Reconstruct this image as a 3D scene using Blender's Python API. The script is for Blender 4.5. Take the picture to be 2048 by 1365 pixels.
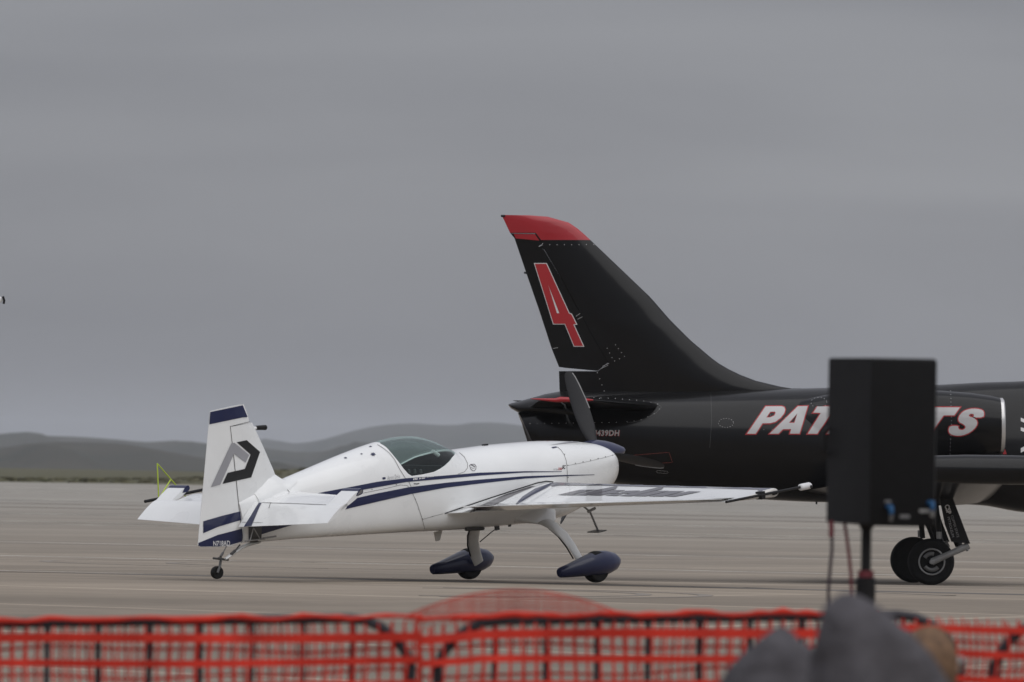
import bpy, bmesh, math, random
import numpy as np
from mathutils import Vector, Matrix
from mathutils.bvhtree import BVHTree
from mathutils.geometry import tessellate_polygon

random.seed(7)
for o in list(bpy.data.objects):
    bpy.data.objects.remove(o)
scene = bpy.context.scene
COL = scene.collection
R = math.radians

# ------------------------------------------------------------------ camera
FPX = 19000.0                      # focal length in photo pixels (2048 wide): a long telephoto
EYE = Vector((0, 0, 1.48))
PITCH = math.atan((930 - 682.5) / FPX)
ROLL = R(0.85)
FWD = Vector((0, math.cos(PITCH), math.sin(PITCH)))
U0 = Vector((0, -math.sin(PITCH), math.cos(PITCH)))
R0 = Vector((1, 0, 0))
RIGHT = R0 * math.cos(ROLL) + U0 * math.sin(ROLL)
UP = U0 * math.cos(ROLL) - R0 * math.sin(ROLL)
cam_d = bpy.data.cameras.new('camera')
cam = bpy.data.objects.new('camera', cam_d)
COL.objects.link(cam)
m = Matrix((RIGHT, UP, -FWD)).transposed().to_4x4()
m.translation = EYE
cam.matrix_world = m
cam_d.sensor_width = 36
cam_d.lens = FPX * 36 / 2048
cam_d.clip_start = 1
cam_d.clip_end = 60000
cam_d.dof.use_dof = True
cam_d.dof.focus_distance = 106.5
cam_d.dof.aperture_fstop = cam_d.lens / 44.0
scene.camera = cam

# ------------------------------------------------------------------ sky, sun, exposure
SUN_EL, SUN_AZ = R(55), R(152)     # azimuth measured from +Y clockwise
world = bpy.data.worlds.new('World')
scene.world = world
world.use_nodes = True
wn, wl = world.node_tree.nodes, world.node_tree.links
wn.clear()
def wnode(t, **k):
    n = wn.new(t)
    for a, b in k.items():
        setattr(n, a, b)
    return n
def wmath(op, a, b=None, clamp=False):
    n = wnode('ShaderNodeMath', operation=op, use_clamp=clamp)
    for i, v in enumerate((a, b)):
        if v is None: continue
        if isinstance(v, (int, float)): n.inputs[i].default_value = v
        else: wl.new(v, n.inputs[i])
    return n.outputs[0]
out = wnode('ShaderNodeOutputWorld')
bg = wnode('ShaderNodeBackground')
sky = wnode('ShaderNodeTexSky', sky_type='NISHITA')
sky.sun_disc = False
sky.sun_elevation = SUN_EL
sky.sun_rotation = SUN_AZ
tc = wnode('ShaderNodeTexCoord')
sep = wnode('ShaderNodeSeparateXYZ')
wl.new(tc.outputs['Generated'], sep.inputs[0])
# an even overcast: brighter towards the zenith (the usual 1 : 3 of a clouded sky) with soft cloud banks
zpos = wmath('MAXIMUM', sep.outputs[2], 0.0)
lum = wmath('ADD', wmath('MULTIPLY', zpos, 2.1), 1.0)
mp = wnode('ShaderNodeMapping')
mp.inputs['Scale'].default_value = (9, 9, 52)
mp.inputs['Rotation'].default_value = (0.0, 0.05, 0.0)
wl.new(tc.outputs['Generated'], mp.inputs[0])
nz = wnode('ShaderNodeTexNoise')
nz.inputs['Scale'].default_value = 1.0
nz.inputs['Detail'].default_value = 3
nz.inputs['Roughness'].default_value = 0.45
nz.inputs['Distortion'].default_value = 0.5
wl.new(mp.outputs[0], nz.inputs['Vector'])
cl = wmath('ADD', wmath('MULTIPLY', nz.outputs[0], 0.56), 0.72)
val = wmath('MULTIPLY', lum, cl)
ramp = wnode('ShaderNodeMix', data_type='RGBA')
ramp.inputs[6].default_value = (2.14, 2.19, 2.50, 1)
ramp.inputs[7].default_value = (2.36, 2.39, 2.56, 1)
wl.new(nz.outputs[0], ramp.inputs[0])
sc_ = wnode('ShaderNodeVectorMath', operation='SCALE')
wl.new(ramp.outputs[2], sc_.inputs[0])
wl.new(val, sc_.inputs['Scale'])
mx = wnode('ShaderNodeMix', data_type='RGBA')
mx.inputs[0].default_value = 0.95          # the cloud deck hides nearly all of the clear sky
wl.new(sky.outputs[0], mx.inputs[6])
wl.new(sc_.outputs[0], mx.inputs[7])
wl.new(mx.outputs[2], bg.inputs[0])
bg.inputs[1].default_value = 0.1
wl.new(bg.outputs[0], out.inputs[0])

sun_d = bpy.data.lights.new('sun', 'SUN')
sun_d.energy = 1.5
sun_d.angle = R(85)
sun_d.color = (1.0, 0.985, 0.96)
sun = bpy.data.objects.new('sun', sun_d)
COL.objects.link(sun)
sdir = Vector((math.sin(SUN_AZ) * math.cos(SUN_EL), math.cos(SUN_AZ) * math.cos(SUN_EL), math.sin(SUN_EL)))
sun.rotation_euler = sdir.to_track_quat('Z', 'Y').to_euler()
sun.location = (0, 60, 40)

vs = scene.view_settings
vs.view_transform = 'Standard'
vs.look = 'None'
vs.exposure = 0.0
vs.gamma = 1
vs.use_curve_mapping = False
scene.cycles.volume_bounces = 1
scene.cycles.max_bounces = 8
scene.cycles.transparent_max_bounces = 24

# ------------------------------------------------------------------ helpers
def ray(px, py):
    return (FWD * FPX + RIGHT * (px - 1024) - UP * (py - 682.5)).normalized()
def at(px, py, Y):                         # world point seen at that pixel, Y metres down range
    d = ray(px, py)
    return EYE + d * ((Y - EYE.y) / d.y)
class Frame:                               # a thing's own axes: x forward, y left, z up
    def __init__(s, M):
        s.M = M; s.I = M.inverted()
        s.o = s.I @ EYE
        s.r = s.I.to_3x3()
    def loc(s, px, py, y=0.0):             # point of the plane (local y = const) seen at a pixel
        d = s.r @ ray(px, py)
        return s.o + d * ((y - s.o.y) / d.y)
    def locx(s, px, py, x):
        d = s.r @ ray(px, py)
        return s.o + d * ((x - s.o.x) / d.x)
def pchip(xs, ys, xq):
    xs, ys, xq = map(np.asarray, (xs, ys, xq)); xs = xs.astype(float); ys = ys.astype(float)
    h = np.diff(xs); dl = np.diff(ys) / h
    d = np.zeros_like(ys); d[0] = dl[0]; d[-1] = dl[-1]
    for i in range(1, len(xs) - 1):
        if dl[i-1] * dl[i] > 0:
            w1 = 2*h[i] + h[i-1]; w2 = h[i] + 2*h[i-1]
            d[i] = (w1 + w2) / (w1/dl[i-1] + w2/dl[i])
    k = np.clip(np.searchsorted(xs, xq) - 1, 0, len(h) - 1)
    t = (xq - xs[k]) / h[k]
    return ((2*t**3-3*t**2+1)*ys[k] + (t**3-2*t**2+t)*h[k]*d[k] + (-2*t**3+3*t**2)*ys[k+1] + (t**3-t**2)*h[k]*d[k+1])

def link(name, me, mats=None, parent=None, sharp=40):
    o = bpy.data.objects.new(name, me)
    COL.objects.link(o)
    for mt in (mats if isinstance(mats, (list, tuple)) else [mats] if mats else []):
        me.materials.append(mt)
    if sharp is not None:
        me.shade_smooth()
        me.set_sharp_from_angle(angle=R(sharp))
    if parent: o.parent = parent
    return o
def mk(name, V, F, mat, parent=None, sharp=40, mi=None, fill=False):
    me = bpy.data.meshes.new(name)
    me.from_pydata([tuple(v) for v in V], [], [tuple(f) for f in F])
    if mi is not None:
        me.polygons.foreach_set('material_index', mi)
    bm = bmesh.new(); bm.from_mesh(me)
    if fill: bmesh.ops.holes_fill(bm, edges=[e for e in bm.edges if e.is_boundary], sides=0)
    bmesh.ops.recalc_face_normals(bm, faces=bm.faces[:]); bm.to_mesh(me); bm.free()
    return link(name, me, mat, parent, sharp)
class MB:                                  # collects shapes for ONE mesh
    def __init__(s): s.V, s.F = [], []
    def add(s, V, F):
        n = len(s.V); s.V += [Vector(v) for v in V]; s.F += [tuple(i + n for i in f) for f in F]; return s
    def box(s, c, sz, M=None):
        c = Vector(c); h = Vector(sz) / 2
        V = [c + Vector((a*h.x, b*h.y, d*h.z)) for a in (-1,1) for b in (-1,1) for d in (-1,1)]
        if M: V = [M @ v for v in V]
        return s.add(V, [(0,1,3,2),(4,6,7,5),(0,4,5,1),(2,3,7,6),(0,2,6,4),(1,5,7,3)])
    def tube(s, P, r, n=10, flat=None):    # swept round (or flattened) section along P
        P = [Vector(p) for p in P]
        rs = r if isinstance(r, (list, tuple)) else [r] * len(P)
        rings = []
        ref = None
        for i, p in enumerate(P):
            t = (P[min(i+1, len(P)-1)] - P[max(i-1, 0)]).normalized()
            if ref is None:
                ref = Vector(flat) if flat is not None else (Vector((0,0,1)) if abs(t.z) < .9 else Vector((1,0,0)))
            a = (ref - t * ref.dot(t)).normalized(); b = t.cross(a)
            ref = a
            ra, rb = (rs[i] if isinstance(rs[i], tuple) else (rs[i], rs[i]))
            rings.append([p + a*ra*math.cos(2*math.pi*k/n) + b*rb*math.sin(2*math.pi*k/n) for k in range(n)])
        return s.loft(rings)
    def loft(s, rings, caps=True, closed=False):
        n = len(rings[0]); V = [v for r in rings for v in r]; F = []
        for i in range(len(rings) - (0 if closed else 1)):
            j = (i + 1) % len(rings)
            for k in range(n):
                l = (k + 1) % n
                F.append((i*n+k, i*n+l, j*n+l, j*n+k))
        if caps and not closed:
            F.append(tuple(range(n))[::-1]); F.append(tuple((len(rings)-1)*n + k for k in range(n)))
        return s.add(V, F)
    def lathe(s, prof, M=None, n=32):      # prof: (radius, height) about local z
        rings = [[Vector((max(r, 1e-4)*math.cos(2*math.pi*k/n), max(r, 1e-4)*math.sin(2*math.pi*k/n), h)) for k in range(n)] for r, h in prof]
        if M: rings = [[M @ v for v in r] for r in rings]
        return s.loft(rings)
    def torus(s, R_, r, M=None, n=36, k=12, sq=1.0):
        rings = []
        for i in range(n):
            a = 2*math.pi*i/n
            rings.append([Vector(((R_ + r*sgp(math.cos(b), sq))*math.cos(a), (R_ + r*sgp(math.cos(b), sq))*math.sin(a), r*sgp(math.sin(b), sq)))
                          for b in [2*math.pi*j/k for j in range(k)]])
        if M: rings = [[M @ v for v in q] for q in rings]
        return s.loft(rings, closed=True)
    def build(s, name, mat, parent=None, sharp=40):
        return mk(name, s.V, s.F, mat, parent, sharp)
def sgp(v, e): return math.copysign(abs(v)**e, v)
def axisM(p, d):                           # matrix whose z points along d, at p
    return Matrix.Translation(p) @ Vector(d).to_track_quat('Z', 'Y').to_matrix().to_4x4()
def empty(name, M, label, cat, group=None):
    o = bpy.data.objects.new(name, None); COL.objects.link(o)
    o.matrix_world = M; o.empty_display_size = .2
    return tag(o, label, cat, group)
def tag(o, label, cat, group=None):
    o['label'] = label; o['category'] = cat
    if group: o['group'] = group
    return o
def kind(o, k, label=None):
    o['kind'] = k
    if label: o['label'] = label
    return o
def inpoly(x, z, P):
    c = False; j = len(P) - 1
    for i in range(len(P)):
        (xi, zi), (xj, zj) = P[i], P[j]
        if (zi > z) != (zj > z) and x < (xj - xi) * (z - zi) / (zj - zi) + xi: c = not c
        j = i
    return c
def cut_xz(V, F, P):
    """split a mesh by a polygon given in local x,z (all through y); returns (inside, outside) as (V,F)"""
    me = bpy.data.meshes.new('tmp'); me.from_pydata([tuple(v) for v in V], [], [tuple(f) for f in F])
    bm = bmesh.new(); bm.from_mesh(me); bpy.data.meshes.remove(me)
    bmesh.ops.recalc_face_normals(bm, faces=bm.faces[:])
    xs = [p[0] for p in P]; zs = [p[1] for p in P]
    bx = (min(xs)-.02, max(xs)+.02, min(zs)-.02, max(zs)+.02)
    for i in range(len(P)):
        a, b = P[i], P[(i+1) % len(P)]
        d = Vector((b[0]-a[0], 0, b[1]-a[1]))
        if d.length < 1e-6: continue
        fs = [f for f in bm.faces if not (max(v.co.x for v in f.verts) < bx[0] or min(v.co.x for v in f.verts) > bx[1]
              or max(v.co.z for v in f.verts) < bx[2] or min(v.co.z for v in f.verts) > bx[3])]
        g = list({e for f in fs for e in f.edges}) + fs + list({v for f in fs for v in f.verts})
        bmesh.ops.bisect_plane(bm, geom=g, plane_co=(a[0], 0, a[1]), plane_no=Vector((-d.z, 0, d.x)).normalized(), dist=1e-5)
    res = []
    for want in (True, False):
        b2 = bm.copy()
        kill = []
        for f in b2.faces:
            c = f.calc_center_median()
            if inpoly(c.x, c.z, P) != want: kill.append(f)
        bmesh.ops.delete(b2, geom=kill, context='FACES')
        b2.verts.index_update()
        res.append(([v.co.copy() for v in b2.verts], [tuple(v.index for v in f.verts) for f in b2.faces]))
        b2.free()
    bm.free()
    return res
def offset_poly(P, d):
    P = [Vector(p) for p in P]
    area = sum(P[i].x*P[(i+1)%len(P)].y - P[(i+1)%len(P)].x*P[i].y for i in range(len(P)))
    sgn = 1 if area > 0 else -1
    o = []
    for i in range(len(P)):
        a, b, c = P[i-1], P[i], P[(i+1) % len(P)]
        e1 = (b-a).normalized(); e2 = (c-b).normalized()
        n1 = Vector((e1.y, -e1.x))*sgn; n2 = Vector((e2.y, -e2.x))*sgn
        k = n1 + n2
        den = max(1 + n1.dot(n2), .35)
        o.append(tuple(b + k * (d / den)))
    return o
def bvh_of(objs):
    V, F = [], []
    for o in objs:
        n = len(V); V += [v.co.copy() for v in o.data.vertices]; F += [tuple(i+n for i in p.vertices) for p in o.data.polygons]
    return BVHTree.FromPolygons(V, F)
def decal(name, fr, bvh, polys, mat, parent, off=.004, grid=None, tris=None):
    """paint laid on a surface: flat outlines in photo pixels, dropped onto the real surface, a few mm proud.
    polys: list of loops-lists [[outer, hole, ...], ...]"""
    bm = bmesh.new()
    for loops in (polys or []):
        flat = [Vector((p[0], p[1], 0)) for L in loops for p in L]
        vs_ = [bm.verts.new(v) for v in flat]
        for t in tessellate_polygon([[Vector((p[0], p[1], 0)) for p in L] for L in loops]):
            try: bm.faces.new([vs_[i] for i in t])
            except ValueError: pass
    if tris:
        vs_ = [bm.verts.new((v[0], v[1], 0)) for v in tris[0]]
        for t in tris[1]:
            try: bm.faces.new([vs_[i] for i in t])
            except ValueError: pass
    if grid:
        xs = [v.co.x for v in bm.verts]; ys = [v.co.y for v in bm.verts]
        for ax, g, lo, hi in ((0, grid[0], min(xs), max(xs)), (1, grid[1], min(ys), max(ys))):
            if not g: continue
            c = lo + g
            while c < hi:
                co = [0,0,0]; no = [0,0,0]; co[ax] = c; no[ax] = 1
                bmesh.ops.bisect_plane(bm, geom=bm.verts[:]+bm.edges[:]+bm.faces[:], plane_co=co, plane_no=no, dist=1e-4)
                c += g
    bad = []
    nor = {}
    for v in bm.verts:
        d = fr.r @ ray(v.co.x, v.co.y)
        h = bvh.ray_cast(fr.o, d)
        if h[0] is None: bad.append(v); continue
        n = h[1] if h[1].dot(d) < 0 else -h[1]
        v.co = h[0] + n * off - d * .001
    bmesh.ops.delete(bm, geom=bad, context='VERTS')
    me = bpy.data.meshes.new(name); bm.to_mesh(me); bm.free()
    # faces towards the viewer
    o = link(name, me, mat, parent, 60)
    return o
def stroke(P, w):                          # polyline -> closed outline of width w
    P = [Vector(p) for p in P]; A, B = [], []
    for i, p in enumerate(P):
        t = (P[min(i+1, len(P)-1)] - P[max(i-1, 0)]).normalized(); n = Vector((-t.y, t.x)) * w / 2
        A.append(tuple(p+n)); B.append(tuple(p-n))
    return A + B[::-1]
def strokeq(P, w, step=6):                 # as small quads, for decals (tris argument)
    Q = [Vector(P[0])]
    for a, b in zip(P, P[1:]):
        a, b = Vector(a), Vector(b); n = max(1, int((b-a).length/step))
        Q += [a + (b-a)*k/n for k in range(1, n+1)]
    V, F = [], []
    for i, p in enumerate(Q):
        t = (Q[min(i+1, len(Q)-1)] - Q[max(i-1, 0)]).normalized(); n = Vector((-t.y, t.x)) * w / 2
        V += [tuple(p+n), tuple(p-n)]
        if i: F.append((2*i-2, 2*i-1, 2*i+1, 2*i))
    return V, F
def dots(C, r, n=8):
    V, F = [], []
    for c in C:
        k = len(V)
        V += [(c[0]+r*math.cos(2*math.pi*i/n), c[1]+r*math.sin(2*math.pi*i/n)) for i in range(n)]
        F.append(tuple(range(k, k+n)))
    return V, F
def along(P, n):                           # n points evenly along a polyline
    P = [Vector(p) for p in P]; L = [0]
    for a, b in zip(P, P[1:]): L.append(L[-1] + (b-a).length)
    o = []
    for i in range(n):
        s_ = L[-1]*i/(n-1); k = max(j for j in range(len(L)-1) if L[j] <= s_+1e-9)
        o.append(tuple(P[k] + (P[k+1]-P[k])*((s_-L[k])/max(L[k+1]-L[k], 1e-9))))
    return o
def crop(ox, oy, k): return lambda P: [(ox + u/k, oy + v/k) for u, v in P]
def smooth_poly(P, it=2):                  # corner cutting for rounded outlines
    for _ in range(it):
        Q = []
        for i in range(len(P)):
            a, b = Vector(P[i]), Vector(P[(i+1) % len(P)])
            Q += [tuple(a*.75+b*.25), tuple(a*.25+b*.75)]
        P = Q
    return P
def text_tris(s, box, shear=0., bold=0., ang=0., space=1.0):
    """text triangles fitted to a pixel box (x0,y0,x1,y1), or, with ang, centred on it and turned"""
    c = bpy.data.curves.new('t', 'FONT'); c.body = s; c.shear = shear; c.offset = bold; c.space_character = space
    c.resolution_u = 3
    o = bpy.data.objects.new('t', c); COL.objects.link(o)
    dg = bpy.context.evaluated_depsgraph_get(); dg.update()
    me = o.evaluated_get(dg).to_mesh()
    V = [(v.co.x, v.co.y) for v in me.vertices]; F = [tuple(p.vertices) for p in me.polygons]
    o.evaluated_get(dg).to_mesh_clear()
    bpy.data.objects.remove(o); bpy.data.curves.remove(c)
    x0, x1 = min(v[0] for v in V), max(v[0] for v in V); y0, y1 = min(v[1] for v in V), max(v[1] for v in V)
    X0, Y0, X1, Y1 = box; W, H = X1-X0, Y1-Y0
    o = []
    for x, y in V:
        u = ((x-x0)/(x1-x0) - .5) * W; w = (.5 - (y-y0)/(y1-y0)) * H
        ca, sa = math.cos(ang), math.sin(ang)
        o.append(((X0+X1)/2 + u*ca - w*sa, (Y0+Y1)/2 + u*sa + w*ca))
    return o, F

# ------------------------------------------------------------------ materials
def mat(name, col, rough=.5, metal=0., coat=0., spec=.5, var=0., vscale=3., bump=0., bscale=30., trans=0., alpha=None, rvar=0., col2=None, ior=1.45, crough=.03):
    M = bpy.data.materials.new(name); M.use_nodes = True
    nt = M.node_tree; b = nt.nodes['Principled BSDF']
    b.inputs['Base Color'].default_value = (*col, 1)
    b.inputs['Roughness'].default_value = rough; b.inputs['Metallic'].default_value = metal
    b.inputs['Coat Weight'].default_value = coat; b.inputs['Coat Roughness'].default_value = crough
    b.inputs['Specular IOR Level'].default_value = spec
    b.inputs['Transmission Weight'].default_value = trans
    b.inputs['IOR'].default_value = ior
    if var or col2 or rvar or bump:
        t = nt.nodes.new('ShaderNodeTexCoord')
        n = nt.nodes.new('ShaderNodeTexNoise'); n.inputs['Scale'].default_value = vscale; n.inputs['Detail'].default_value = 6
        nt.links.new(t.outputs['Object'], n.inputs['Vector'])
        if var or col2:
            mx = nt.nodes.new('ShaderNodeMix'); mx.data_type = 'RGBA'
            c2 = col2 or tuple(max(0, c*(1-var)) for c in col)
            mx.inputs[6].default_value = (*c2, 1); mx.inputs[7].default_value = (*(col if col2 else tuple(min(1, c*(1+var*.4)) for c in col)), 1)
            rp = nt.nodes.new('ShaderNodeMapRange'); rp.inputs[1].default_value = .3; rp.inputs[2].default_value = .7
            nt.links.new(n.outputs[0], rp.inputs[0]); nt.links.new(rp.outputs[0], mx.inputs[0])
            nt.links.new(mx.outputs[2], b.inputs['Base Color'])
        if rvar:
            rp = nt.nodes.new('ShaderNodeMapRange'); rp.inputs[1].default_value = .3; rp.inputs[2].default_value = .7
            rp.inputs[3].default_value = max(.02, rough-rvar); rp.inputs[4].default_value = rough+rvar
            nt.links.new(n.outputs[0], rp.inputs[0]); nt.links.new(rp.outputs[0], b.inputs['Roughness'])
        if bump:
            n2 = nt.nodes.new('ShaderNodeTexNoise'); n2.inputs['Scale'].default_value = bscale; n2.inputs['Detail'].default_value = 4
            nt.links.new(t.outputs['Object'], n2.inputs['Vector'])
            bp = nt.nodes.new('ShaderNodeBump'); bp.inputs['Strength'].default_value = 1; bp.inputs['Distance'].default_value = bump
            nt.links.new(n2.outputs[0], bp.inputs['Height']); nt.links.new(bp.outputs[0], b.inputs['Normal'])
    return M
WHITE = mat('white_paint', (.80,.81,.805), .3, coat=.7, var=.05, vscale=2.5, rvar=.05)
NAVY = mat('navy_paint', (.011,.016,.062), .35, coat=.5, spec=.3)
WINGNAVY = mat('navy_film', (.028,.027,.06), .3, coat=.7)
GREYV = mat('grey_vinyl', (.30,.30,.32), .45)
LETGREY = mat('charcoal_vinyl', (.075,.068,.08), .35, coat=.5)
BLACKV = mat('black_vinyl', (.012,.012,.013), .4)
BLACK = mat('black_gloss_paint', (.0035,.0035,.004), .4, coat=.55, spec=.06, crough=.14, bump=.0005, bscale=2.2)
BLACKM = mat('black_satin', (.010,.010,.011), .5, spec=.3, var=.3)
RED = mat('red_paint', (.36,.009,.017), .4, coat=.4, var=.1)
REDV = mat('red_vinyl', (.38,.02,.025), .45)
SILVERV = mat('silver_vinyl', (.50,.49,.49), .4, coat=.4, var=.08, vscale=4)
WHITEV = mat('white_vinyl', (.7,.7,.7), .45)
STEEL = mat('bare_metal', (.55,.55,.54), .35, metal=1., var=.15, vscale=8)
STEELD = mat('dark_metal', (.1,.1,.1), .5, metal=.6)
RUBBER = mat('tyre_rubber', (.012,.012,.012), .8, spec=.3, var=.3, vscale=12, bump=.002, bscale=40)
CARBON = mat('propeller_composite', (.020,.020,.022), .45, spec=.35, var=.15)
INTER = mat('cockpit_dark', (.016,.017,.018), .8)
LEAFY = mat('fluorescent_rod', (.48,.62,.06), .4)
SEAM = mat('panel_gap', (.09,.085,.08), .7)
RIVET = mat('bare_rivet', (.55,.55,.55), .4)
DIRTYW = mat('off_white_trim', (.62,.6,.56), .45, var=.12)
LEGW = mat('white_gear_paint', (.66,.66,.64), .35, coat=.4, var=.12, vscale=6)
GREYM = mat('grey_metal', (.2,.2,.2), .4, metal=.4, var=.2)
LGREY = mat('light_grey_metal', (.34,.34,.34), .42, metal=.3, var=.2, vscale=10)
PINK = mat('dull_red_hub', (.25,.05,.04), .5)
GLASS = bpy.data.materials.new('canopy_glass'); GLASS.use_nodes = True
nt = GLASS.node_tree; nt.nodes.clear()
go = nt.nodes.new('ShaderNodeOutputMaterial'); gm = nt.nodes.new('ShaderNodeMixShader')
gt = nt.nodes.new('ShaderNodeBsdfTransparent'); gt.inputs[0].default_value = (.70,.80,.775,1)
gg = nt.nodes.new('ShaderNodeBsdfGlossy'); gg.inputs['Roughness'].default_value = .03; gg.inputs[0].default_value = (.9,.95,.93,1)
lw = nt.nodes.new('ShaderNodeLayerWeight'); lw.inputs[0].default_value = .5
pw = nt.nodes.new('ShaderNodeMath'); pw.operation = 'POWER'; pw.inputs[1].default_value = 4
fr_ = nt.nodes.new('ShaderNodeMapRange'); fr_.inputs[3].default_value = .05; fr_.inputs[4].default_value = .9
nt.links.new(lw.outputs['Facing'], pw.inputs[0]); nt.links.new(pw.outputs[0], fr_.inputs[0])
nt.links.new(fr_.outputs[0], gm.inputs[0]); nt.links.new(gt.outputs[0], gm.inputs[1]); nt.links.new(gg.outputs[0], gm.inputs[2]); nt.links.new(gm.outputs[0], go.inputs[0])
HAZE = 6.0e-5
# ------------------------------------------------------------------ lie of the land
DE, DJ = 102.0, 124.0
PE = at(1064, 1163.8, DE)          # ground between the aerobatic plane's main wheels
PJ = at(1845, 1168, DJ)            # ground between the jet's main wheels
ZN = -0.28                         # the spectators' side lies lower
def zg(Y):                         # the apron is crowned for drainage
    if Y <= 50: return ZN
    if Y <= 96: t = (Y-50)/46; return ZN + (PE.z-ZN)*t*t*(3-2*t)
    if Y <= 103.5: return PE.z
    if Y <= 122.5: return PE.z + (PJ.z-PE.z)*(Y-103.5)/19
    return PJ.z
APRON_END = 570.0

def concrete(name, light=1.0, rnd=True):
    M = bpy.data.materials.new(name); M.use_nodes = True
    nt = M.node_tree; N, L = nt.nodes, nt.links; b = N['Principled BSDF']
    b.inputs['Roughness'].default_value = .85; b.inputs['Specular IOR Level'].default_value = .25
    t = N.new('ShaderNodeTexCoord')
    def noise(sc, det=6, rot=None, rough=.55):
        mp = N.new('ShaderNodeMapping'); mp.inputs['Scale'].default_value = sc
        mp.inputs['Rotation'].default_value = (0, 0, R(33))
        L.new(t.outputs['Object'], mp.inputs[0])
        n = N.new('ShaderNodeTexNoise'); n.inputs['Scale'].default_value = 1; n.inputs['Detail'].default_value = det; n.inputs['Roughness'].default_value = rough
        L.new(mp.outputs[0], n.inputs['Vector']); return n.outputs[0]
    def rng(v, a, b_, c, d):
        m_ = N.new('ShaderNodeMapRange'); L.new(v, m_.inputs[0])
        for i, q in enumerate((a, b_, c, d)): m_.inputs[i+1].default_value = q
        return m_.outputs[0]
    def mul(a, b_):
        m_ = N.new('ShaderNodeMath'); m_.operation = 'MULTIPLY'; L.new(a, m_.inputs[0]); L.new(b_, m_.inputs[1]); return m_.outputs[0]
    v = mul(rng(noise((.035,.12,1)), .3, .7, .78, 1.18), rng(noise((.25,.5,1), 8, rough=.65), .3, .7, .86, 1.12))
    v = mul(v, rng(noise((.02,1.6,1), 3), .42, .72, 1.03, .95))
    v = mul(v, rng(noise((2.2,2.2,1), 5, rough=.7), .3, .7, .92, 1.07))
    if rnd:
        oi = N.new('ShaderNodeObjectInfo'); v = mul(v, rng(oi.outputs['Random'], 0, 1, .9, 1.1))
    sp = N.new('ShaderNodeSeparateXYZ'); L.new(t.outputs['Object'], sp.inputs[0])
    far = rng(sp.outputs[1], 110, 330, 0, 1)       # colour turns lighter and greyer with distance
    mx = N.new('ShaderNodeMix'); mx.data_type = 'RGBA'
    mx.inputs[6].default_value = (.236*light, .198*light, .155*light, 1); mx.inputs[7].default_value = (.290*light, .270*light, .236*light, 1)
    L.new(far, mx.inputs[0])
    sc = N.new('ShaderNodeVectorMath'); sc.operation = 'SCALE'; L.new(mx.outputs[2], sc.inputs[0]); L.new(v, sc.inputs['Scale'])
    L.new(sc.outputs[0], b.inputs['Base Color'])
    return M
CONC = concrete('apron_concrete'); CONCL = concrete('joint_grout', 1.5); CONCS = concrete('apron_concrete_sheet', 1.0, False)
TAR_SHADOW = mat('tar_and_shadow', (.135,.122,.108), .9, var=.25, vscale=.8)  # one dark colour for the sealed joint and the shadow at the wheels
SKID = mat('rubber_marks', (.235,.208,.178), .9, var=.25, vscale=.4)
PAINTL = mat('worn_line_paint', (.52,.485,.43), .85, var=.45, vscale=.6)

ground = kind(mk('ground', [(-4400,-350,-.9),(4400,-350,-.9),(4400,14100,-.9),(-4400,14100,-.9)], [(0,1,2,3)],
     mat('dry_grass_plain', (.031,.034,.028), .95, var=.2, vscale=.01)), 'structure')
# apron sheet under the slabs
ys = [-20,0,30,50] + list(range(54,128,2)) + [140,170,210,300,450,APRON_END]
V, F = [], []
for i, y in enumerate(ys):
    V += [(-260, y, zg(y)-.012), (260, y, zg(y)-.012)]
    if i: F.append((2*i-2, 2*i-1, 2*i+1, 2*i))
apron = kind(mk('apron', V, F, CONCS), 'structure')
# concrete slabs laid in a turned grid; the joints catch pale grout
PH = R(-33); S = 6.1; G = .012
ux, uy = Vector((math.cos(PH), math.sin(PH))), Vector((-math.sin(PH), math.cos(PH)))
n_slab = 0
for i in range(-30, 60):
    for j in range(-30, 60):
        c = Vector((0, 100)) + ux*((i+.35)*S) + uy*((j+.12)*S)
        if not (58 < c.y < 176 and abs(c.x) < 4.5 + c.y*.062): continue
        h = S/2 - G/2; e = .2
        st = [-h, -h+e, -h/2, 0, h/2, h-e, h]
        V, F, mi = [], [], []
        for a in st:
            for b_ in st:
                p = c + ux*a + uy*b_; V.append((p.x, p.y, zg(p.y)))
        for a in range(6):
            for b_ in range(6):
                F.append((a*7+b_, (a+1)*7+b_, (a+1)*7+b_+1, a*7+b_+1)); mi.append(1 if (b_ == 5 or (a == 0 and (i+j) % 3 == 0)) else 0)
        ring = [a*7 for a in range(7)] + [42+b_ for b_ in range(1,7)] + [a*7+6 for a in range(5,-1,-1)] + [b_ for b_ in range(5,0,-1)]
        k = len(V); V += [(V[q][0], V[q][1], V[q][2]-.08) for q in ring]
        for q in range(len(ring)):
            F.append((ring[q], ring[(q+1)%len(ring)], k+(q+1)%len(ring), k+q)); mi.append(0)
        me = bpy.data.meshes.new('slab'); me.from_pydata(V, [], F); me.polygons.foreach_set('material_index', mi)
        link('slab', me, [CONC, CONCL], apron, None); n_slab += 1
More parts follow.
